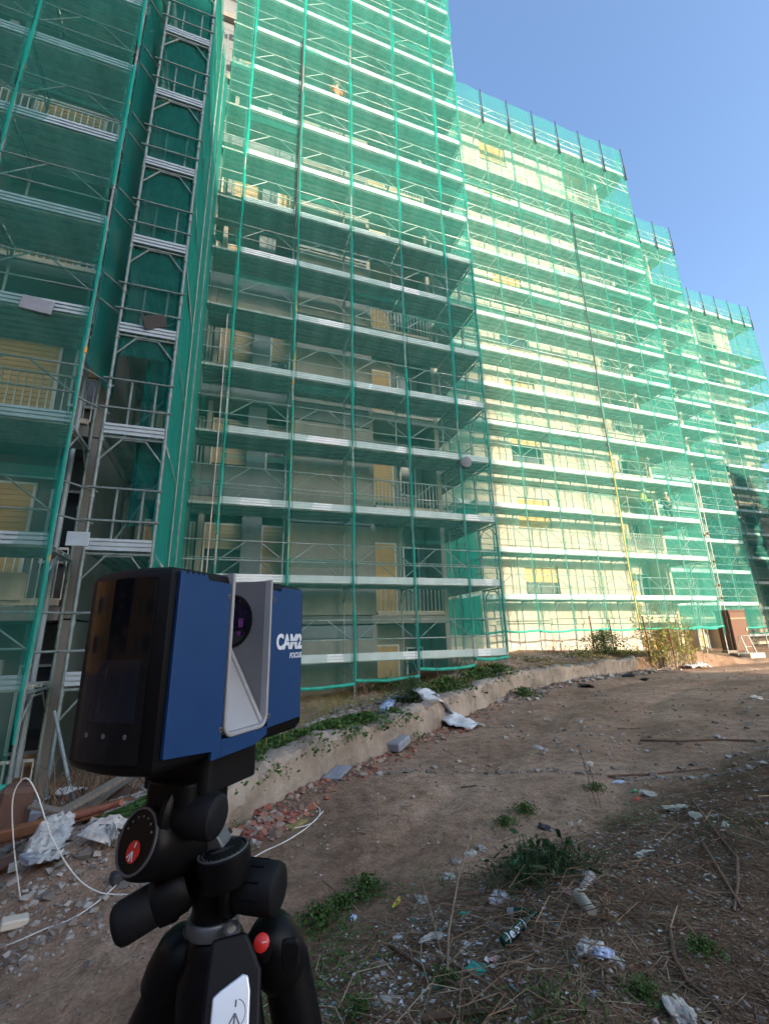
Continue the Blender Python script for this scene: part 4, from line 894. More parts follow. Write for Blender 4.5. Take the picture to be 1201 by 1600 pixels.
weed(575, 1398, .42, 'broad leaved green weed in front of the yellow peel', 0); weed(500, 1450, .45, 'grassy green weed beside the tripod leg', 1); weed(535, 1418, .3, 'small weed left of the broad leaved one', 2)
weed(930, 1235, .3, 'thin weed around the upright dark stalks', 1); tangle(848, 1372); weed(1100, 1490, .2, 'low creeping weed on bare soil right of the curved root', 1)
weed(1005, 1560, .2, 'small two leaved weed beside the blue scrap', 2); weed(700, 1540, .22, 'young yellow green weed among the canes', 0); weed(560, 1590, .25, 'weed at the bottom beside the near tripod leg', 2)
for i, (px, py, sc, lb) in enumerate([(1150, 1000, 3.2, 'wide dark bush in front of the brown cabinet'), (1190, 1000, 3.6, 'grey green bush right of the brown cabinet'), (1120, 1005, 2.0, 'low bush behind the end of the wall')]): weed(px, py, sc, lb, 3, 'bush')

def reeds(pxs, label, seed):
    c = G(*pxs[0]); root = empty('reed_clump', c, label, 'reeds', 'yellow reeds in the gap of the wall'); r = np.random.default_rng(seed); mb, st = MB(), MB()
    for px, py in pxs:
        b = G(px, py)
        for _ in range(24):
            x, y = b.x+r.normal(0, .22), b.y+r.normal(0, .22); z = gz(x, y); h = r.uniform(.7, 1.7); dx, dy = r.normal(0, .16, 2)
            st.path([(x, y, z), (x+dx*.4, y+dy*.4, z+h*.55), (x+dx, y+dy, z+h)], .006, 4, .002)
            for _ in range(16):
                t = r.uniform(.15, 1); p = np.array([x+dx*t*t, y+dy*t*t, z+h*t]); d = r.normal(size=3); d[2] = abs(d[2]); d /= np.linalg.norm(d); e = np.cross(d, r.normal(size=3)); e /= np.linalg.norm(e); s = r.uniform(.06, .16)
                mb.add([p, p+d*s*.5+e*s*.14, p+d*s, p+d*s*.5-e*s*.14], [(0, 1, 2, 3)])
    mb.obj('foliage', 'yellow_reed', root, fix=False); st.obj('stem', 'dry_stem', root)
reeds([(1020, 1042), (1035, 1044), (1048, 1045)], 'yellow green reeds left of the rusty post in the wall gap', 1); reeds([(1065, 1044), (1078, 1043)], 'tall yellow reeds right of the rusty post in the wall gap', 2)
def dry_bush(px, py, h, n, label, seed):
    b = G(px, py); root = empty('dry_bush', b, label, 'dry bush', 'leafless dry bushes'); r = np.random.default_rng(seed); st = MB()
    for _ in range(n):
        x, y = b.x+r.normal(0, .5), b.y+r.normal(0, .4); z = gz(x, y); dx, dy = r.normal(0, .3, 2); hh = h*r.uniform(.5, 1)
        st.path([(x, y, z), (x+dx*.5, y+dy*.5, z+hh*.6), (x+dx, y+dy, z+hh)], .008, 4, .002)
    st.obj('stem', 'dry_stem', root)
dry_bush(1030, 1010, 1.6, 60, 'reddish leafless bush behind the yellow reeds', 3); dry_bush(1180, 990, 1.6, 60, 'leafless bush at the edge of the picture beside the brown cabinet', 4); dry_bush(880, 1020, .7, 50, 'low dry scrub along the foot of the sunlit scaffold', 5)
dry_bush(590, 1085, .6, 40, 'straw coloured dry scrub under the tallest scaffold', 6)

# ------------------------------------------------------------------ posts, cabinet, frames along the wall
for i, (px, pyt, pyb, lb) in enumerate([(929, 965, 1022, 'thin rusty fence post left of the dark rounded bush'), (960, 970, 1026, 'rusty fence post right of the dark rounded bush'), (1056, 985, 1046, 'rusty post standing among the yellow reeds'), (1016, 965, 1035, 'slim rusty post at the left end of the reeds')]):
    b = G(px, pyb); t = onY(px-(pyb-pyt)*.06, pyt, b.y); r = empty('fence_post', b, lb, 'post', 'rusty fence posts on the wall')
    MB().path([(b.x, b.y, b.z-.1), (b.x+.01, b.y, (b.z+t[2])/2), (b.x-.02, b.y, t[2])], .022, 7).obj('bar', 'rust', r); MB().box((b.x-.02, b.y, t[2]+.02), (.05, .05, .05)).obj('cap', 'rust', r)
def cabinet():
    x, y = 26.3, 17.6; z = gz(x, y); w_, d_, h = .95, .9, 2.1; r = empty('site_cabinet', (x, y, z), 'tall brown site cabinet standing in the bushes at the end of the scaffolds', 'cabinet')
    M = Matrix.Rotation(-.25, 3, 'Z'); P = lambda a, b, c: Vector((x, y, z))+M @ Vector((a, b, c))
    mat('brown_panel', (0.11, 0.045, 0.022), 0.7, 0, .2, 2); mat('dark_brown', (0.10, 0.05, 0.035), 0.8)
    bx = lambda a, b: MB().box((0, 0, 0), [abs(b[i]-a[i]) for i in range(3)], M)
    def B(a, b, n, m):
        mb = MB().box(P(*[(a[i]+b[i])/2 for i in range(3)]), [abs(b[i]-a[i]) for i in range(3)], M); return mb.obj(n, m, r)
    B((-w_/2, -d_/2, 0), (w_/2, d_/2, h), 'body', 'dark_brown'); B((-w_/2+.03, -d_/2-.03, .08), (w_/2-.05, -d_/2-.004, h-.08), 'door', 'brown_panel'); B((-w_/2-.04, -d_/2-.05, h+.003), (w_/2+.04, d_/2+.05, h+.06), 'roof', 'brown_panel')
    B((-w_/2+.03, -d_/2-.045, h*.8), (w_/2-.05, -d_/2-.031, h*.83), 'strip', 'pale_wood'); B((w_/2-.16, -d_/2-.07, 1.05), (w_/2-.12, -d_/2-.031, 1.2), 'handle', 'white_metal')
cabinet()
def trestle():
    b = G(1172, 1026); r = empty('metal_trestle', b, 'small metal frame standing on a concrete block by the road', 'frame')
    x, y, z = b; st = MB
    for sx in (-.26, .26):
        for yy, tt in ((-.12, .06), (.35, .12)): st().tube((x+sx, y+yy, z+.1), (x+sx*.9, y+tt, z+.85), .014, 6).obj('leg', 'galvanised_tube', r)
    for zz in (.4, .84): st().tube((x-.24, y, z+zz), (x+.24, y, z+zz), .014, 6).obj('rung', 'galvanised_tube', r)
    o = st().box((x, y+.05, z+.05), (.9, .7, .2)).obj('concrete_block', 'light_concrete'); bevel(o, .03); tag(o, 'flat concrete block carrying the small metal frame', 'block')
trestle()
for px, py, lb, c in [(1140, 1020, 'left one of two wooden sole boards under the scaffold feet', 0), (1155, 1025, 'right one of two wooden sole boards under the scaffold feet', 1)]:
    b = G(px, py); o = MB().box((b.x, b.y, b.z+.06), (.7, .35, .12)).obj('sole_board', 'weathered_wood'); bevel(o, .01); tag(o, lb, 'board', 'sole boards at the end of the scaffolds')
for i, (px, py) in enumerate([(1139, 1018), (1146, 1019)]):
    b = G(px, py); r = empty('scaffold_pole', b, ['doubled scaffold pole with dark couplers, left of the pair at the end', 'doubled scaffold pole with dark couplers, right of the pair at the end'][i], 'pole', 'paired poles at the end of the broad scaffold')
    MB().tube(b, (b.x+.05, b.y, 8.5), .026, 8).obj('tube', 'galvanised_tube', r)
    for z in (-.2, .55, 1.6, 2.3, 3.6, 5.2): MB().tube((b.x+.01, b.y, z), (b.x+.01, b.y, z+.1), .06, 8).obj('coupler', 'rust', r)

# ------------------------------------------------------------------ cloth, boards and debris along the wall
def cloth_strip(name, pts, wid, m, label, cat, seed, th=.0):
    # crumpled sheet following a line of points, width per point
    n = 40; k = 9; P = [Vector(p) for p in pts]; T = np.linspace(0, len(P)-1, n); vs = []
    for i, t in enumerate(T):
        a = int(min(t, len(P)-2)); f = t-a; c = P[a].lerp(P[a+1], f); d = (P[a+1]-P[a]).normalized(); side = d.cross(Vector((0, 0, 1)));
        side = side.normalized() if side.length > .1 else Vector((1, 0, 0)); wv = wid[a]*(1-f)+wid[a+1]*f
        for j in range(k):
            s = (j/(k-1)-.5)*wv; nz = mnoise.noise(Vector((i*.35, j*.8, seed)))*.05*(.4+wv)+mnoise.noise(Vector((i*.9, j*1.9, seed+5)))*.025
            q = c+side*(s+.03*mnoise.noise(Vector((i*.5, j, seed+9)))); vs.append((q.x, q.y, q.z+.03+nz+.10*wv*math.cos(PI*(j/(k-1)-.5))))
    fs = [(i*k+j, i*k+j+1, (i+1)*k+j+1, (i+1)*k+j) for i in range(n-1) for j in range(k-1)]
    o = MB().add(vs, fs).obj(name, m, smooth=True, fix=False); so_ = o.modifiers.new('solid', 'SOLIDIFY'); so_.thickness = .004
    return tag(o, label, cat)
def GP(px, py, up=0.0): p = G(px, py); p.z += up; return p
cloth_strip('white_sheet', [GP(650, 1092, .16), GP(662, 1098, .18), GP(676, 1112, .20), GP(694, 1126, .10), GP(718, 1135, .04), GP(746, 1139, .0)], [.2, .34, .42, .5, .6, .3], 'white_sheet', 'long white sheet draped from the wall top down onto the road', 'sheet', 3)
cloth_strip('white_rag', [GP(612, 1098, .03), GP(604, 1110, .04), GP(600, 1122, .04)], [.18, .22, .14], 'blue_white_tissue', 'bluish white rag caught in the weeds on the wall top', 'rag', 8)
def slab(name, px, py, size, rz, tilt, m, label, cat, group=None, up=.0, rx=0.0):
    b = GP(px, py, up+size[2]/2); o = MB().box((0, 0, 0), size).obj(name, m); o.location = b; o.rotation_euler = (rx, tilt, rz); bevel(o, min(size)*.15, 1); return tag(o, label, cat, group)
slab('slate_board', 527, 1214, (.36, .20, .03), .85, -.15, 'grey_slate', 'flat grey slab lying at the wall foot nearest the scanner', 'slab', 'grey slabs at the foot of the wall', .03)
slab('slate_board', 620, 1172, (.42, .26, .12), .8, -.1, 'grey_slate', 'thicker grey slab among the red rubble farther up the wall', 'slab', 'grey slabs at the foot of the wall', .03)
slab('cardboard_sheet', 632, 1092, (.7, .5, .02), .6, .1, 'grey_slate', 'grey sheet lying on the terrace behind the bluish rag', 'sheet', None, .03)
slab('timber_edge', 400, 1262, (1.3, .06, .05), .95, 0, 'weathered_wood', 'dark timber strip lying along the foot of the wall behind the tripod', 'timber', None, .02)
slab('broken_tile', 372, 1300, (.14, .1, .025), .4, .1, 'brick_red', 'reddish broken tile by the white cable loop', 'tile', None, .01)
slab('yellow_board', 462, 1290, (.22, .1, .02), .7, 0, 'mossy_board', 'mossy yellow board scrap under the white cable loop', 'board', None, .0)
slab('concrete_lump', 22, 1448, (.15, .10, .05), .3, .1, 'light_concrete', 'pale concrete lump on the bank at the left edge', 'rubble', None, .0)
slab('slate_board', 188, 1378, (.13, .1, .06), .4, .2, 'dark_scrap', 'small dark slab behind the tripod dial', 'slab', None, .0)
# heap under the stair scaffold
slab('orange_board', 42, 1232, (.45, .04, .5), .2, 0, 'pale_wood', 'upright orange brown board leaning among the scaffold feet', 'board', None, .0, .15)
slab('steel_beam', 95, 1300, (1.9, .10, .10), .30, -.06, 'rust', 'rusty steel beam lying across the debris heap', 'beam', None, .05)
slab('grey_box', 50, 1302, (.26, .2, .2), .3, .1, 'grey_slate', 'small dark grey block on the debris heap', 'block', None, .05)
slab('plank', 152, 1268, (1.5, .14, .04), .75, -.25, 'weathered_wood', 'long grey plank propped up on the debris heap', 'plank', None, .18)
slab('brown_board', 140, 1270, (.8, .6, .05), .7, -.2, 'dark_brown', 'dark brown panel under the propped grey plank', 'panel', None, .05)
slab('brown_board', 8, 1330, (.3, .3, .7), .2, .1, 'dark_brown', 'dark upright panel at the left edge of the debris heap', 'panel', None, -.1)
p0, p1 = GP(112, 1302, .12), GP(187, 1282, .14); tag(MB().tube(p0, p1, .025, 10).obj('rusty_pipe', 'brick_red', smooth=True), 'orange rusty pipe lying in front of the debris heap', 'pipe')
cloth_strip('plastic_sheet', [GP(60, 1282, .12), GP(90, 1275, .25), GP(118, 1270, .2)], [.2, .28, .24], 'white_plastic', 'pale plastic sheet bundled at the top of the debris heap', 'plastic sheet', 21)
cloth_strip('plastic_sheet', [GP(92, 1312, .16), GP(76, 1332, .10), GP(60, 1352, .03), GP(96, 1350, .02)], [.22, .30, .26, .14], 'white_plastic', 'torn white plastic sheet hanging down in front of the debris heap', 'plastic sheet', 23)
cloth_strip('plastic_sheet', [GP(18, 1290, .1), GP(36, 1285, .14), GP(52, 1284, .1)], [.3, .4, .2], 'white_plastic', 'small plastic sheet behind the dark grey block', 'plastic sheet', 25)
cloth_strip('plastic_sheet', [GP(168, 1306, .08), GP(160, 1322, .05), GP(178, 1312, .05)], [.3, .4, .3], 'white_plastic', 'striped plastic scrap beside the tripod dial', 'plastic sheet', 27)
cloth_strip('plastic_sheet', [GP(1072, 1045, .03), GP(1090, 1042, .06), GP(1104, 1045, .02)], [.4, .6, .4], 'white_sheet', 'sunlit white plastic sheet at the foot of the wall end', 'plastic sheet', 29)
def cable(pts, label, r=.0048):
    P = [Vector(p) for p in pts]; out = []
    for i in range(len(P)-1):
        a, b, c, d = P[max(i-1, 0)], P[i], P[i+1], P[min(i+2, len(P)-1)]
        for j in range(8):
            t = j/8; out.append(.5*((2*b)+(c-a)*t+(2*a-5*b+4*c-d)*t*t+(3*b-a-3*c+d)*t**3))
    out.append(P[-1]); return tag(MB().path(out, r, 7).obj('cable', 'cable_white', smooth=True), label, 'cable', 'white cables on the ground')
A0, A1 = GP(33, 1408), GP(200, 1398)
def arch(px, py, t): q = A0.lerp(A1, t); return Vector(onY(px, py, q.y))
cable([A0, arch(22, 1320, .1), arch(21, 1245, .2), arch(40, 1216, .3), arch(58, 1240, .4), arch(82, 1310, .55), arch(118, 1368, .7), arch(155, 1394, .85), A1], 'stiff white cable arching up from the ground at the left edge')
cable([GP(x, y, .015) for x, y in [(-12, 1490), (30, 1474), (70, 1456), (112, 1440), (150, 1415), (176, 1392), (196, 1372)]], 'white cable running along the bank behind the tripod')
cable([GP(x, y, .012) for x, y in [(385, 1235), (392, 1268), (408, 1288), (430, 1298), (462, 1296), (488, 1288), (500, 1272), (494, 1262), (478, 1268), (462, 1286)]], 'white cable looping on the ground right of the tripod head', .005)
cable([GP(x, y, .012) for x, y in [(505, 1270), (480, 1295), (445, 1318), (415, 1332), (380, 1352)]], 'white cable end lying on the dirt below the loop', .005)

# ------------------------------------------------------------------ litter on the bank
def crumple(name, px, py, size, m, label, cat, seed, flat=.5, group=None, up=0.0, amp=.45, sub=3, rz=None):
    b = bmesh.new(); bmesh.ops.create_icosphere(b, subdivisions=4, radius=1); sv = Vector((seed*1.7, seed*.7, seed*.3))
    for v in b.verts:
        d = v.co.copy(); k = 1+amp*1.3*mnoise.noise(d*1.2+sv)-amp*.9*abs(mnoise.noise(d*2.3+sv*2))-amp*.55*abs(mnoise.noise(d*5+sv*3))
        e = Vector((mnoise.noise(d*2+sv), mnoise.noise(d*2+sv*2), 0))*.35; v.co = Vector(((d.x+e.x)*k*size[0], (d.y+e.y)*k*size[1], d.z*k*flat*.75*min(size)))
    me = bpy.data.meshes.new(name); b.to_mesh(me); b.free(); me.materials.append(MATS[m])
    p = GP(px, py, up+flat*min(size)*.28); o = link(name, me, None, p); o.rotation_euler = (random.uniform(-.2, .2), random.uniform(-.2, .2), random.uniform(0, 6) if rz is None else rz)
    return tag(o, label, cat, group)
crumple('plastic_lump', 842, 1170, (.09, .05), 'white_plastic', 'single white plastic lump on the bare dirt road', 'plastic', 1, .6)
crumple('paper_scrap', 1008, 1335, (.085, .035), 'white_plastic', 'long white squashed packet on bare soil', 'packet', 2, .6, rz=.2)
crumple('dark_liner', 1020, 1337, (.05, .02), 'dark_scrap', 'dark lining showing in the long white squashed packet', 'lining', 3, .6, up=.012)
crumple('plastic_bag', 918, 1490, (.055, .045), 'white_plastic', 'bright white plastic bag below the beige cup', 'bag', 4, .9)
crumple('tissue', 941, 1496, (.04, .035), 'blue_white_tissue', 'crumpled bluish tissue right of the bright white bag', 'tissue', 5, .9)
crumple('plastic_bag', 962, 1505, (.045, .025), 'clear_plastic', 'greyish clear scrap right of the bluish tissue', 'plastic', 6, .6)
crumple('carton', 782, 1408, (.075, .055), 'white_sheet', 'crumpled dirty white carton above the green bottle', 'carton', 7, .8)
crumple('carton_flap', 800, 1420, (.03, .02), 'dark_scrap', 'dark scrap under the right side of the dirty white carton', 'scrap', 8, .8)
crumple('yellow_peel', 619, 1412, (.055, .014), 'yellow_scrap', 'long yellow peel lying among the weeds', 'peel', 9, .9, rz=.75)
crumple('paper_scrap', 553, 1436, (.035, .018), 'blue_white_tissue', 'pale blue paper scrap left of the yellow peel', 'scrap', 10, .5)
crumple('paper_scrap', 622, 1466, (.035, .024), 'white_sheet', 'cream crumpled paper below the yellow peel', 'paper', 11, .8)
crumple('paper_scrap', 732, 1478, (.03, .02), 'white_sheet', 'white folded scrap left of the green bottle base', 'scrap', 12, .6)
crumple('blue_cap', 589, 1500, (.014, .012), 'blue_scrap', 'bright blue plastic cap among the twigs', 'cap', 13, .9)
crumple('teal_wrapper', 745, 1517, (.05, .03), 'teal_scrap', 'crumpled teal wrapper below the green bottle', 'wrapper', 14, .7)
crumple('silver_packet', 1062, 1592, (.06, .05), 'clear_plastic', 'crumpled silvery packet at the bottom edge of the picture', 'packet', 15, .8)
crumple('blue_cap', 929, 1556, (.014, .012), 'blue_scrap', 'blue scrap on the soil beside the small two leaved weed', 'scrap', 16, .9)
crumple('red_scrap', 996, 1249, (.045, .025), 'red_scrap', 'bright red scrap beside the striped packet', 'scrap', 17, .6)
crumple('green_scrap', 991, 1238, (.05, .025), 'green_scrap', 'green scrap above the bright red scrap', 'scrap', 18, .8)
crumple('striped_packet', 1013, 1243, (.09, .05), 'clear_plastic', 'grey striped packet right of the red and green scraps', 'packet', 19, .6, rz=-.6)
crumple('paper_scrap', 966, 1222, (.09, .03), 'blue_white_tissue', 'flat bluish packet lying beyond the upright stalks', 'packet', 20, .4, rz=.1)
crumple('clear_film', 1060, 1264, (.11, .06), 'clear_plastic', 'crumpled clear film on the road side of the bank', 'film', 21, .5)
crumple('clear_film', 1092, 1280, (.10, .05), 'clear_plastic', 'second clear film scrap nearer the crossed sticks', 'film', 22, .5)
crumple('paper_scrap', 1134, 1291, (.04, .03), 'white_plastic', 'pale flat scrap right of the long diagonal stick', 'scrap', 23, .4)
crumple('green_film', 805, 1354, (.06, .03), 'green_scrap', 'torn green plastic film lying over the dark weeds', 'film', 24, .6, up=.03)
crumple('dark_can', 850, 1296, (.06, .04), 'dark_scrap', 'blackened can lying behind the dark weeds', 'can', 25, .9)
crumple('paper_roll', 891, 1290, (.035, .022), 'white_plastic', 'small white roll behind the leaning stalks', 'roll', 26, .9)
crumple('paper_roll', 905, 1284, (.05, .012), 'white_plastic', 'thin white strip right of the small white roll', 'strip', 27, .7, rz=.5)
for i, (px, py) in enumerate([(735, 1337), (752, 1328), (712, 1348), (700, 1372), (660, 1410)]):
    crumple('grey_rag', px, py, (.05, .035), 'clear_plastic', ['greyish plastic lump at the head of the littered bank', 'pale angular scrap right of the greyish lump', 'flat grey scrap left of the greyish lump', 'grey crumb of plastic above the yellow peel', 'small round grey lump just right of the yellow peel'][i], 'scrap', 30+i, .7)
crumple('bottle_crushed', 680, 1468, (.10, .035), 'clear_plastic', 'crushed clear plastic bottle lying left of the green one', 'bottle', 40, .9, rz=.25)
crumple('tray', 604, 1566, (.055, .035), 'clear_plastic', 'pale blue clear tray lying at the bottom of the litter', 'tray', 41, .5)
crumple('tissue', 890, 1395, (.03, .05), 'pink_scrap', 'pinkish rag left of the two cups', 'rag', 42, .7); crumple('tissue', 776, 1500, (.035, .02), 'pink_scrap', 'pink paper scrap right of the crumpled teal wrapper', 'paper', 43, .6)
crumple('tissue', 958, 1430, (.02, .018), 'white_plastic', 'tiny white wad on the soil right of the beige cup', 'wad', 44, .8); crumple('tissue', 918, 1368, (.028, .02), 'blue_white_tissue', 'small bluish wad above the clear cup', 'wad', 45, .8)
crumple('teal_wrapper', 647, 1440, (.025, .02), 'teal_scrap', 'small teal scrap above the crushed clear bottle', 'scrap', 46, .6); crumple('teal_wrapper', 730, 1430, (.04, .02), 'teal_scrap', 'greenish film scrap left of the dirty white carton', 'scrap', 47, .6)
crumple('paper_scrap', 545, 1512, (.02, .015), 'white_plastic', 'small white flake by the broken cane', 'flake', 48, .6)
crumple('rock', 920, 1195, (.05, .04), 'light_concrete', 'pale angular stone at the far edge of the bank', 'stone', 49, .9); crumple('rock', 1180, 1092, (.16, .10), 'light_concrete', 'flat pale stone alone on the road at the right', 'stone', 50, .6)
crumple('tyre_scrap', 915, 1073, (.30, .16), 'dark_scrap', 'dark flat lump of rubber by the foot of the wall', 'rubber scrap', 51, .5); crumple('dark_can', 983, 1057, (.18, .12), 'dark_scrap', 'small dark lump at the wall foot before the reeds', 'lump', 52, .8); crumple('dark_can', 1006, 1063, (.16, .1), 'dark_scrap', 'small dark lump on the road in the shade edge', 'lump', 53, .6)

def bottle():
    p = GP(786, 1488, .035); q = GP(838, 1442, .04); r = empty('glass_bottle', p, 'green glass bottle with white label lettering lying on the bank', 'bottle'); ax = (q-p); L = ax.length; ax.normalize(); k = L/.26; kr = k*.74
    MB().lathe([(.026*kr, 0), (.031*kr, .004*k), (.031*kr, .15*k), (.027*kr, .17*k), (.015*kr, .205*k), (.0135*kr, .245*k), (.0155*kr, .247*k), (.0155*kr, .26*k), (.011*kr, .26*k)], p, ax, 28).obj('body', 'green_glass', r, smooth=True)
    n = (-p.normalized()); n = (n-ax*n.dot(ax)).normalized(); s = ax.cross(n)
    if s.dot(Vector(AX_U)) < 0: s = -s
    cu = bpy.data.curves.new('lettering', 'FONT'); cu.body = 'elby'; cu.size = .056*k; cu.offset = .0012; cu.align_x = 'CENTER'; t = bpy.data.objects.new('lettering', cu); COL.objects.link(t)
    dg = bpy.context.evaluated_depsgraph_get(); me = bpy.data.meshes.new_from_object(t.evaluated_get(dg)); bpy.data.objects.remove(t)
    for v in me.vertices:
        a, b = v.co.x*.95, v.co.y-.014*k; th = b/(.0318*kr); v.co = p+ax*(.088*k+a)+(n*math.cos(th)+s*math.sin(th))*(.0318*kr)
    me.materials.clear(); me.materials.append(MATS['print_white']); link('lettering', me, r)
    for f in (.030, .147): MB().ring([(.0312*kr, f*k), (.0316*kr, f*k), (.0316*kr, f*k+.004*k), (.0312*kr, f*k+.004*k)], p, ax, 28).obj('label_line', 'print_white', r)
    p2, q2 = GP(792, 1438, .03), GP(842, 1436, .03); a2 = q2-p2; L2 = a2.length; r2 = empty('glass_bottle', p2, 'unlabelled dark green bottle lying behind the one with lettering', 'bottle')
    MB().lathe([(.024*kr, 0), (.028*kr, .004), (.028*kr, L2*.6), (.014*kr, L2*.85), (.013*kr, L2)], p2, a2, 24).obj('body', 'green_glass', r2, smooth=True); MB().lathe([(.0284*kr, L2*.06), (.0284*kr, L2*.28)], p2, a2, 24).obj('label', 'grey_slate', r2, smooth=True)
bottle()
def cup(px0, py0, px1, py1, r0, r1, m, label):
    a, b = GP(px0, py0, r0*.9), GP(px1, py1, r1*.9); r = empty('cup', a, label, 'cup', 'drinking cups lying on the bank'); ax = b-a; L = ax.length
    MB().lathe([(r0*.9, 0), (r0, .003), (r1, L-.004), (r1*1.06, L-.003), (r1*1.06, L), (r1*.96, L), (r0*.93, .01), (0, .008)], a, ax, 26).obj('body', m, r, smooth=True)
cup(925, 1433, 905, 1410, .022, .029, 'beige_cup', 'beige drinking cup lying on its side below the clear cup'); cup(908, 1398, 925, 1377, .017, .025, 'clear_plastic', 'clear plastic cup lying above the beige one')

def stick(pts, r, m, label, group='sticks lying on the bank', lift=.012):
    P = [GP(*q[:2], (q[2] if len(q) > 2 else lift)) for q in pts]; out = []
    for i in range(len(P)-1):
        for j in range(5): out.append(P[i].lerp(P[i+1], j/5)+Vector((0, 0, .006*mnoise.noise(Vector((i+j*.2, px_seed(label), 0))))))
    out.append(P[-1]); return tag(MB().path(out, r, 6, r*.55).obj('stick', m, smooth=True), label, 'stick', group)
def px_seed(t): return sum(map(ord, t)) % 97*.37
stick([(1082, 1254), (1120, 1305), (1152, 1345)], .010, 'stick_brown', 'long dark stick slanting across bare soil at the right')
stick([(1152, 1345), (1153, 1385), (1147, 1428)], .009, 'stick_brown', 'dark stick lying end on below the long slanting one')
stick([(1098, 1320), (1128, 1372), (1160, 1424)], .010, 'stick_brown', 'dark straight stick crossing left of the end on stick')
stick([(1116, 1400), (1170, 1402)], .006, 'stick_brown', 'thin twig crossing the two dark sticks')
stick([(1047, 1458), (1054, 1500), (1075, 1540), (1112, 1568), (1130, 1590)], .009, 'stick_brown', 'curved brown root on the soil near the bottom right')
stick([(880, 1352), (930, 1350), (990, 1364)], .010, 'stick_brown', 'reddish branch lying above the clear cup')
stick([(1000, 1158), (1060, 1160), (1120, 1157), (1180, 1159)], .022, 'stick_brown', 'long dark pole lying on the road at the far edge of the bank')
stick([(950, 1215), (1010, 1212), (1105, 1203)], .014, 'stick_brown', 'dark branch lying beyond the bluish packet')
stick([(610, 1482), (660, 1516), (720, 1548), (800, 1592)], .009, 'stick_brown', 'long brown cane running down to the bottom edge')
stick([(640, 1490), (690, 1500), (730, 1522), (790, 1560)], .007, 'stick_tan', 'reddish cane above the long brown cane')
stick([(699, 1540, .02), (702, 1480, .06), (718, 1420, .14), (740, 1356, .2)], .006, 'stick_tan', 'pale upright cane rising out of the litter')
stick([(655, 1390, .1), (676, 1450, .05), (690, 1500, .02), (700, 1545, .01)], .004, 'stick_tan', 'thin green cane arching left of the pale upright one')
stick([(504, 1390, .05), (550, 1420, .02)], .006, 'stick_brown', 'short brown stick poking up beside the broad leaved weed')
stick([(520, 1520), (577, 1480)], .006, 'stick_tan', 'pale broken cane near the tripod leg')
stick([(912, 1215, .25), (922, 1240, .12), (932, 1262, .0)], .006, 'stick_brown', 'leaning dark stalk on the bank left of the red scrap'); stick([(925, 1232, .2), (938, 1262, .0)], .005, 'stick_brown', 'shorter leaning dark stalk beside the taller one')
stick([(660, 1600), (740, 1590), (790, 1586)], .014, 'stick_brown', 'thick dark branch at the very bottom of the picture'); stick([(1065, 1440), (1092, 1472)], .003, 'stick_tan', 'thin pale straw on bare soil right of the curved root')
stick([(720, 1232), (745, 1229)], .010, 'stick_brown', 'short dark stick on the bare road right of the slab'); stick([(965, 1140), (1000, 1139)], .012, 'stick_brown', 'short dark stick on the road before the long pole'); stick([(690, 1080, .05), (668, 1030, .9)], .018, 'stick_brown', 'dark rod leaning against the hem of the tallest scaffold', 'rods leaning by the scaffold')

# ------------------------------------------------------------------ what nobody could count: pebbles, leaves, scraps, grass, rubble
def scatter(name, n, area, shape, m, seed, label=None, dens=None, sink=.3):
    r = np.random.default_rng(seed); xs, ys = [], []
    while len(xs) < n:
        x, y = area(r, n); d = np.ones(len(x)) if dens is None else dens(x, y); k = r.uniform(size=len(x)) < d; xs += x[k].tolist(); ys += y[k].tolist()
    x, y = np.array(xs[:n]), np.array(ys[:n]); z = ground_z(x, y); V_, F_ = [], []; off = 0
    for i in range(n):
        v, f = shape(r, math.hypot(x[i], y[i])); v = v+np.array([x[i], y[i], z[i]]); V_.append(v); F_ += [tuple(q+off for q in g) for g in f]; off += len(v)
    me = bpy.data.meshes.new(name); me.from_pydata(np.concatenate(V_).tolist(), [], F_); me.materials.append(MATS[m]); return tag(link(name, me), label, None, None, 'stuff')
OCT = np.array([[1, 0, 0], [-1, 0, 0], [0, 1, 0], [0, -1, 0], [0, 0, 1], [0, 0, -1]], float); OCF = [(0, 2, 4), (2, 1, 4), (1, 3, 4), (3, 0, 4), (2, 0, 5), (1, 2, 5), (3, 1, 5), (0, 3, 5)]
CUB = np.array([[a, b, c] for a in (-1, 1) for b in (-1, 1) for c in (-1, 1)], float); CUF = [(0, 1, 3, 2), (4, 6, 7, 5), (0, 4, 5, 1), (2, 3, 7, 6), (0, 2, 6, 4), (1, 5, 7, 3)]
def rotm(r):
    q = r.normal(size=4); q /= np.linalg.norm(q); w_, x, y, z = q
    return np.array([[1-2*(y*y+z*z), 2*(x*y-w_*z), 2*(x*z+w_*y)], [2*(x*y+w_*z), 1-2*(x*x+z*z), 2*(y*z-w_*x)], [2*(x*z-w_*y), 2*(y*z+w_*x), 1-2*(x*x+y*y)]])
def pebble(lo, hi):
    def f(r, d):
        s = lo*(hi/lo)**(r.uniform()**2.2); return ((CUB if r.uniform() < .5 else OCT)*r.uniform(.6, 1.2, (8, 1) if False else 1)) @ rotm(r)*s*np.array([1, .8, .6])*.8, (None)
    def g(r, d):
        s = lo*(hi/lo)**(r.uniform()**2.5)*(1 if d < 4 else 1.3); c = r.uniform() < .5; B = (CUB*.62 if c else OCT)*r.uniform(.65, 1.25, (8 if c else 6, 1)); return (B @ rotm(r))*s*np.array([1, 1, .6])+np.array([0, 0, s*.15]), CUF if c else OCF
    return g
def polar(r0, r1, a0, a1):
    def f(r, n): d = np.sqrt(r.uniform(r0**2, r1**2, n))*r.uniform(.35, 1, n); d = np.maximum(d, r0); a = np.radians(r.uniform(a0, a1, n)); return d*np.sin(a), d*np.cos(a)
    return f
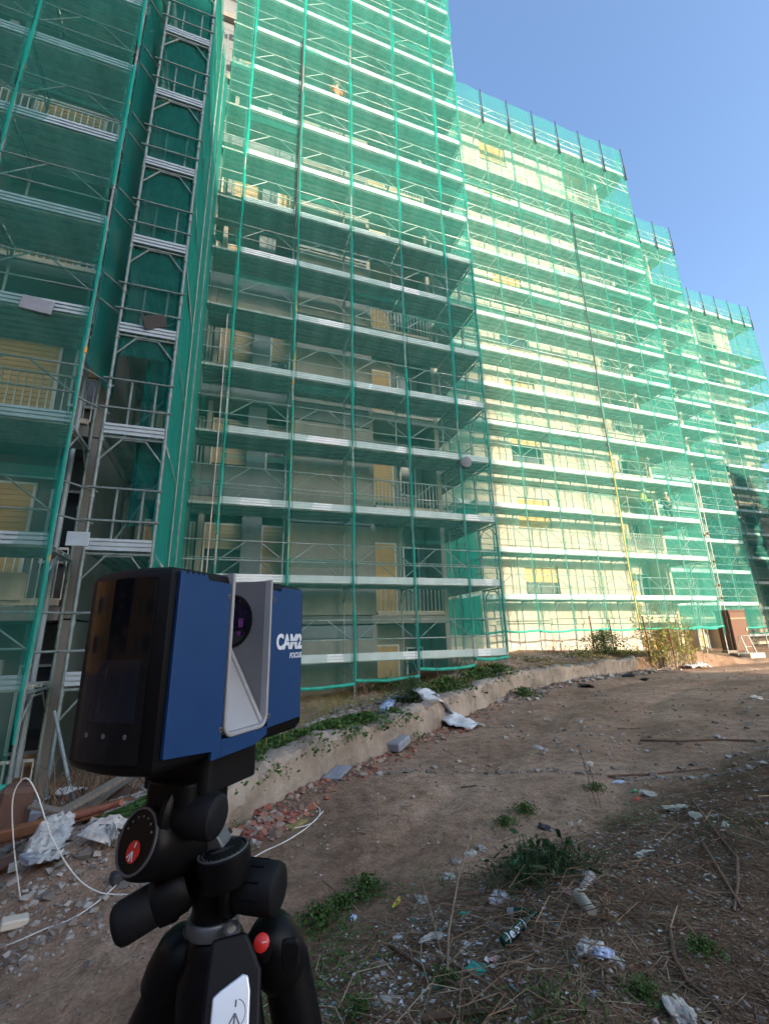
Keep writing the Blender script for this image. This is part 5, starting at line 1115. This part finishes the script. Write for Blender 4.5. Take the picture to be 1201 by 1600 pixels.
def bankness(x, y):
    d = (ML1-ML0)/np.linalg.norm(ML1-ML0); q = (x-ML0[0])*d[1]-(y-ML0[1])*d[0]; return q
onroad = lambda x, y: np.where(wall_dist(x, y)[0] < -.05, np.where(bankness(x, y) > 0, .9, .55*(.25+1.3*grid_noise(x, y, .9, 40))), .5)
scatter('pebbles', 7000, polar(1.2, 8, -28, 62), pebble(.003, .018), 'pebble', 1, dens=onroad); scatter('pebbles', 3500, polar(6, 24, -20, 58), pebble(.01, .045), 'pebble', 2, dens=onroad)
def leaf(lo, hi, asp):
    def g(r, d):
        s = r.uniform(lo, hi)*(1 if d < 4 else 1.3); a = r.uniform(0, 6.28); w_ = s*asp*r.uniform(.6, 1.3); t = r.uniform(-.5, .5); c, sn = math.cos(a), math.sin(a); h = r.uniform(.1, .5)*s
        m_ = .004+h*.6*r.uniform()
        if asp < .15: h *= .35; m_ = .003+h*.5; P = np.array([[-s, 0, .003+h*.6*r.uniform()], [0, max(w_, .0011), m_], [s, 0, .003+h*r.uniform()], [0, -max(w_, .0011), m_+.0006]])
        else: P = np.array([[-s, 0, .004+h*.3*r.uniform()], [0, w_, m_], [s, 0, .004+h*r.uniform()], [0, -w_, .004+h*.4*r.uniform()]])
        return P @ np.array([[c, sn, 0], [-sn, c, 0], [0, 0, 1]]), [(0, 1, 2), (0, 2, 3)]
    return g
inbank = lambda x, y: np.clip(smooth(-.25, .25, bankness(x, y)), .04, 1)*np.where(wall_dist(x, y)[0] < 0, 1, .4)
scatter('leaf_litter', 26000, polar(1.1, 7, -6, 62), leaf(.004, .014, .42), 'litter_leaf', 3, dens=inbank)
scatter('twigs', 15000, polar(1.1, 7.5, -6, 62), leaf(.012, .06, .03), 'dry_stem', 4, dens=lambda x, y: inbank(x, y)*(.3+grid_noise(x, y, 1.7, 44)))
band = lambda x, y: inbank(x, y)*np.exp(-((bankness(x, y)-.55)/.5)**2)
scatter('paper_litter', 2000, polar(1.1, 6, 0, 60), leaf(.003, .018, .6), 'litter_scrap', 5, dens=band)
scatter('road_twigs', 5000, polar(2.5, 14, -15, 58), leaf(.007, .032, .10), 'litter_leaf', 6, dens=lambda x, y: np.where((wall_dist(x, y)[0] < 0) & (bankness(x, y) < 0), .15+.85*smooth(.35, .65, grid_noise(x, y, .9, 50)), .05))
def blade(lo, hi):
    def g(r, d):
        h = r.uniform(lo, hi); a = r.uniform(0, 6.28); c, sn = math.cos(a), math.sin(a); b = r.uniform(.1, .7)*h; w_ = .003+.002*r.uniform()
        return np.array([[-w_*sn, w_*c, -.005], [w_*sn, -w_*c, -.005], [c*b*.4-w_*sn*.6, sn*b*.4+w_*c*.6, h*.6], [c*b*.4+w_*sn*.6, sn*b*.4-w_*c*.6, h*.6], [c*b, sn*b, h]]), [(0, 1, 3, 2), (2, 3, 4)]
    return g
patch = lambda x, y: np.clip(smooth(-.2, .3, bankness(x, y)), 0, 1)*smooth(.52, .72, grid_noise(x, y, 1.25, 61))
scatter('grass', 3000, polar(1.2, 6, 0, 60), blade(.012, .042), 'weed_green', 7, dens=patch)
scatter('grass', 4500, polar(5, 24, -8, 58), blade(.05, .28), 'yellow_reed', 8, dens=lambda x, y: np.where(wall_dist(x, y)[0] > .3, smooth(.45, .7, grid_noise(x, y, .8, 62)), 0))
def along_wall(i0, i1, d0, d1):
    def f(r, n):
        t = r.uniform(i0, i1, n); k = np.arange(len(PL)); x, y = np.interp(t, k, PL[:, 0]), np.interp(t, k, PL[:, 1]); e = .01; tx, ty = np.interp(t+e, k, PL[:, 0])-x, np.interp(t+e, k, PL[:, 1])-y; L = np.hypot(tx, ty)+1e-9; d = r.triangular(d0, d0+.05, d1, n); return x+ty/L*d, y-tx/L*d
    return f
scatter('brick_rubble', 2600, along_wall(4.0, 9.6, -.02, .55), pebble(.006, .055), 'crushed_brick', 9, dens=lambda x, y: 15*.012+.82*smooth(.40, .6, grid_noise(x, y, 1.1, 71)))
scatter('rubble', 2600, along_wall(0.8, 4.0, -.9, .5), pebble(.007, .038), 'pebble', 10); scatter('rubble', 700, along_wall(8.6, 11.5, -.1, .9), pebble(.02, .09), 'pebble', 11)
scatter('rubble', 2600, along_wall(4, 11, -2.6, -.3), pebble(.012, .07), 'pebble', 12)

def leaf_up(lo, hi):
    g0 = leaf(lo, hi, .5)
    def g(r, d): v, f = g0(r, d); return v+np.array([0, 0, r.uniform(.0, .05)]), f
    return g
edge = lambda x, y: np.exp(-((bankness(x, y)-.12)/.32)**2)*smooth(.42, .68, grid_noise(x, y, 1.5, 81))*np.where(wall_dist(x, y)[0] < 0, 1, 0)
scatter('weed_cover', 1500, polar(1.5, 7, 0, 62), leaf_up(.006, .017), 'weed_green', 21, dens=edge)
scatter('weed_cover', 1300, polar(1.2, 6, 0, 62), leaf_up(.005, .012), 'weed_green', 22, dens=lambda x, y: .12*inbank(x, y)+.6*patch(x, y))
scatter('weed_cover', 5200, along_wall(3.2, 9.0, -1.1, -.12), leaf_up(.02, .055), 'weed_green', 23, dens=lambda x, y: smooth(.45, .62, grid_noise(x, y, .9, 83)))
scatter('weed_cover', 1500, along_wall(8.5, 12.2, -2.2, .2), leaf_up(.03, .08), 'yellow_reed', 24, dens=lambda x, y: smooth(.4, .6, grid_noise(x, y, .9, 85)))
scatter('straw', 4200, polar(1.2, 7, 0, 62), leaf(.02, .10, .022), 'straw_stem', 25, dens=lambda x, y: inbank(x, y)*smooth(.35, .6, grid_noise(x, y, 1.3, 87)))

# odds and ends on the scaffolds
def hang_plate(p, size, m, label, rot):
    o = MB().box((0, 0, 0), size).obj('steel_plate', m); o.location = p; o.rotation_euler = rot; bevel(o, .008); return tag(o, label, 'plate')
hang_plate(onY(58, 476, 7.80), (.46, .02, .26), 'grey_slate', 'grey plate hung over the toe board of the nearest scaffold', (0, .1, 0)); hang_plate(onY(242, 503, 8.05), (.40, .03, .22), 'dark_scrap', 'dark plate lying across the rail of the stair scaffold', (.5, -.5, .2))
hang_plate(onY(122, 842, 7.80), (.30, .02, .22), 'dull_sheet', 'short toe board piece standing at the corner of the nearest scaffold', (0, 0, 0))
for i, (x, w_, lb) in enumerate([(-4.05, 1.0, 'bundle of pale boards on the top deck of the nearest scaffold, inner one'), (-5.5, 1.1, 'bundle of pale boards on the top deck of the nearest scaffold, outer one')]):
    r = empty('board_bundle', (x, 8.2, zk(6)+.06), lb, 'boards', 'board bundles on the nearest scaffold')
    for j in range(4): MB().box2((x+.05*j, 8.02+.02*j, zk(6)+.066+.06*j), (x+w_+.05*j, 8.25, zk(6)+.12+.06*j)).obj('board', 'pale_wood', r)
def floodlight():
    c = Vector(onY(728, 722, 11.72)); r = empty('round_floodlight', c, 'grey round floodlight fixed to the corner of the tallest scaffold', 'lamp'); ax = Vector((-.35, -.9, -.15))
    MB().lathe([(.05, -.34), (.09, -.33), (.10, -.05), (.17, 0), (.175, .02), (.16, .025), (.0, .025)], c, ax, 24).obj('housing', 'grey_slate', r, smooth=True); MB().tube(c-ax.normalized()*.2, (6.95, 11.9, c.z+.05), .015, 6).obj('bracket', 'galvanised_tube', r)
floodlight()
r_ = tag(MB().path([(-.36, 11.72, zk(5)-.4), (-.35, 11.70, zk(3)), (-.37, 11.71, zk(1)+.2), (-.33, 11.7, zk(0)+.3)], .014, 6).obj('hoist_rope', 'rope_pale', smooth=True), 'pale hoist rope hanging down the left bay of the tallest scaffold', 'rope')
tag(MB().path([onY(474, 60, 11.72), onY(470, 180, 11.7), onY(466, 260, 11.72), onY(463, 330, 11.72), onY(461, 360, 11.73)], .03, 8).obj('dark_net_gap', 'dark_scrap', smooth=True), 'dark strip standing for the gap in the net fold along a pole of the tallest scaffold', 'dark strip')  # added dark tube, standing for the dark gap between net folds
tag(MB().path([onY(893, 330, 16.12), onY(908, 440, 16.1), onY(925, 540, 16.12), onY(939, 640, 16.1), onY(952, 710, 16.12)], .03, 7).obj('dark_pipe', 'dark_sleeve', smooth=True), 'dark pipe running down one pole of the broad sunlit scaffold', 'pipe')
tag(MB().path([onY(952, 705, 16.12), onY(966, 790, 16.1), onY(982, 890, 16.12), onY(1000, 985, 16.1)], .034, 7).obj('yellow_pipe', 'yellow_chute', smooth=True), 'yellow pipe running down one pole of the broad sunlit scaffold', 'pipe')

slab('plank', 120, 1290, (1.1, .10, .03), -.5, .12, 'weathered_wood', 'short dark plank crossing under the propped grey plank', 'plank', None, .08)
slab('plank', 165, 1258, (1.2, .12, .03), 1.2, -.1, 'weathered_wood', 'weathered plank behind the propped grey plank', 'plank', None, .10)
slab('broken_tile', 70, 1345, (.3, .22, .03), .6, .15, 'grey_slate', 'broken grey tile under the torn plastic sheet', 'tile', None, .02)
slab('brown_board', 20, 1352, (.5, .2, .03), .9, .1, 'dark_brown', 'dark board lying flat at the left edge under the debris heap', 'board', None, .02)
dry_bush(130, 1262, .7, 60, 'dead twiggy weeds behind the debris heap', 7); dry_bush(60, 1290, .5, 40, 'dead stems among the plastic on the debris heap', 8)
scatter('rubble', 500, along_wall(1.2, 3.4, -2.6, -.5), pebble(.015, .07), 'pebble', 31)

def long_stalk(r, d):
    l = r.uniform(.12, .42); a = r.uniform(0, 6.28); c, sn = math.cos(a), math.sin(a); h = r.uniform(.01, .10); w_ = r.uniform(.0012, .0026); bw = r.uniform(-.08, .08); P = []
    for t in (0, .5, 1):
        x = l*(t-.5); y = bw*math.sin(PI*t); z = .004+h*math.sin(PI*t*.8)
        for q in ((w_, 0), (-w_*.5, w_*.9), (-w_*.5, -w_*.9)): P.append([x*c-(y+q[0])*sn, x*sn+(y+q[0])*c, z+q[1]])
    return np.array(P), [(i*3+j, i*3+(j+1) % 3, i*3+3+(j+1) % 3, i*3+3+j) for i in (0, 1) for j in range(3)]
scatter('dead_stalks', 560, polar(1.2, 6.5, -2, 60), long_stalk, 'dry_stem', 41, dens=lambda x, y: inbank(x, y)*np.exp(-((bankness(x, y)-.7)/.7)**2)*smooth(.3, .6, grid_noise(x, y, 1.2, 95)))
scatter('dead_stalks', 170, polar(1.2, 6.5, -2, 60), long_stalk, 'straw_stem', 42, dens=lambda x, y: inbank(x, y)*np.exp(-((bankness(x, y)-.6)/.6)**2))
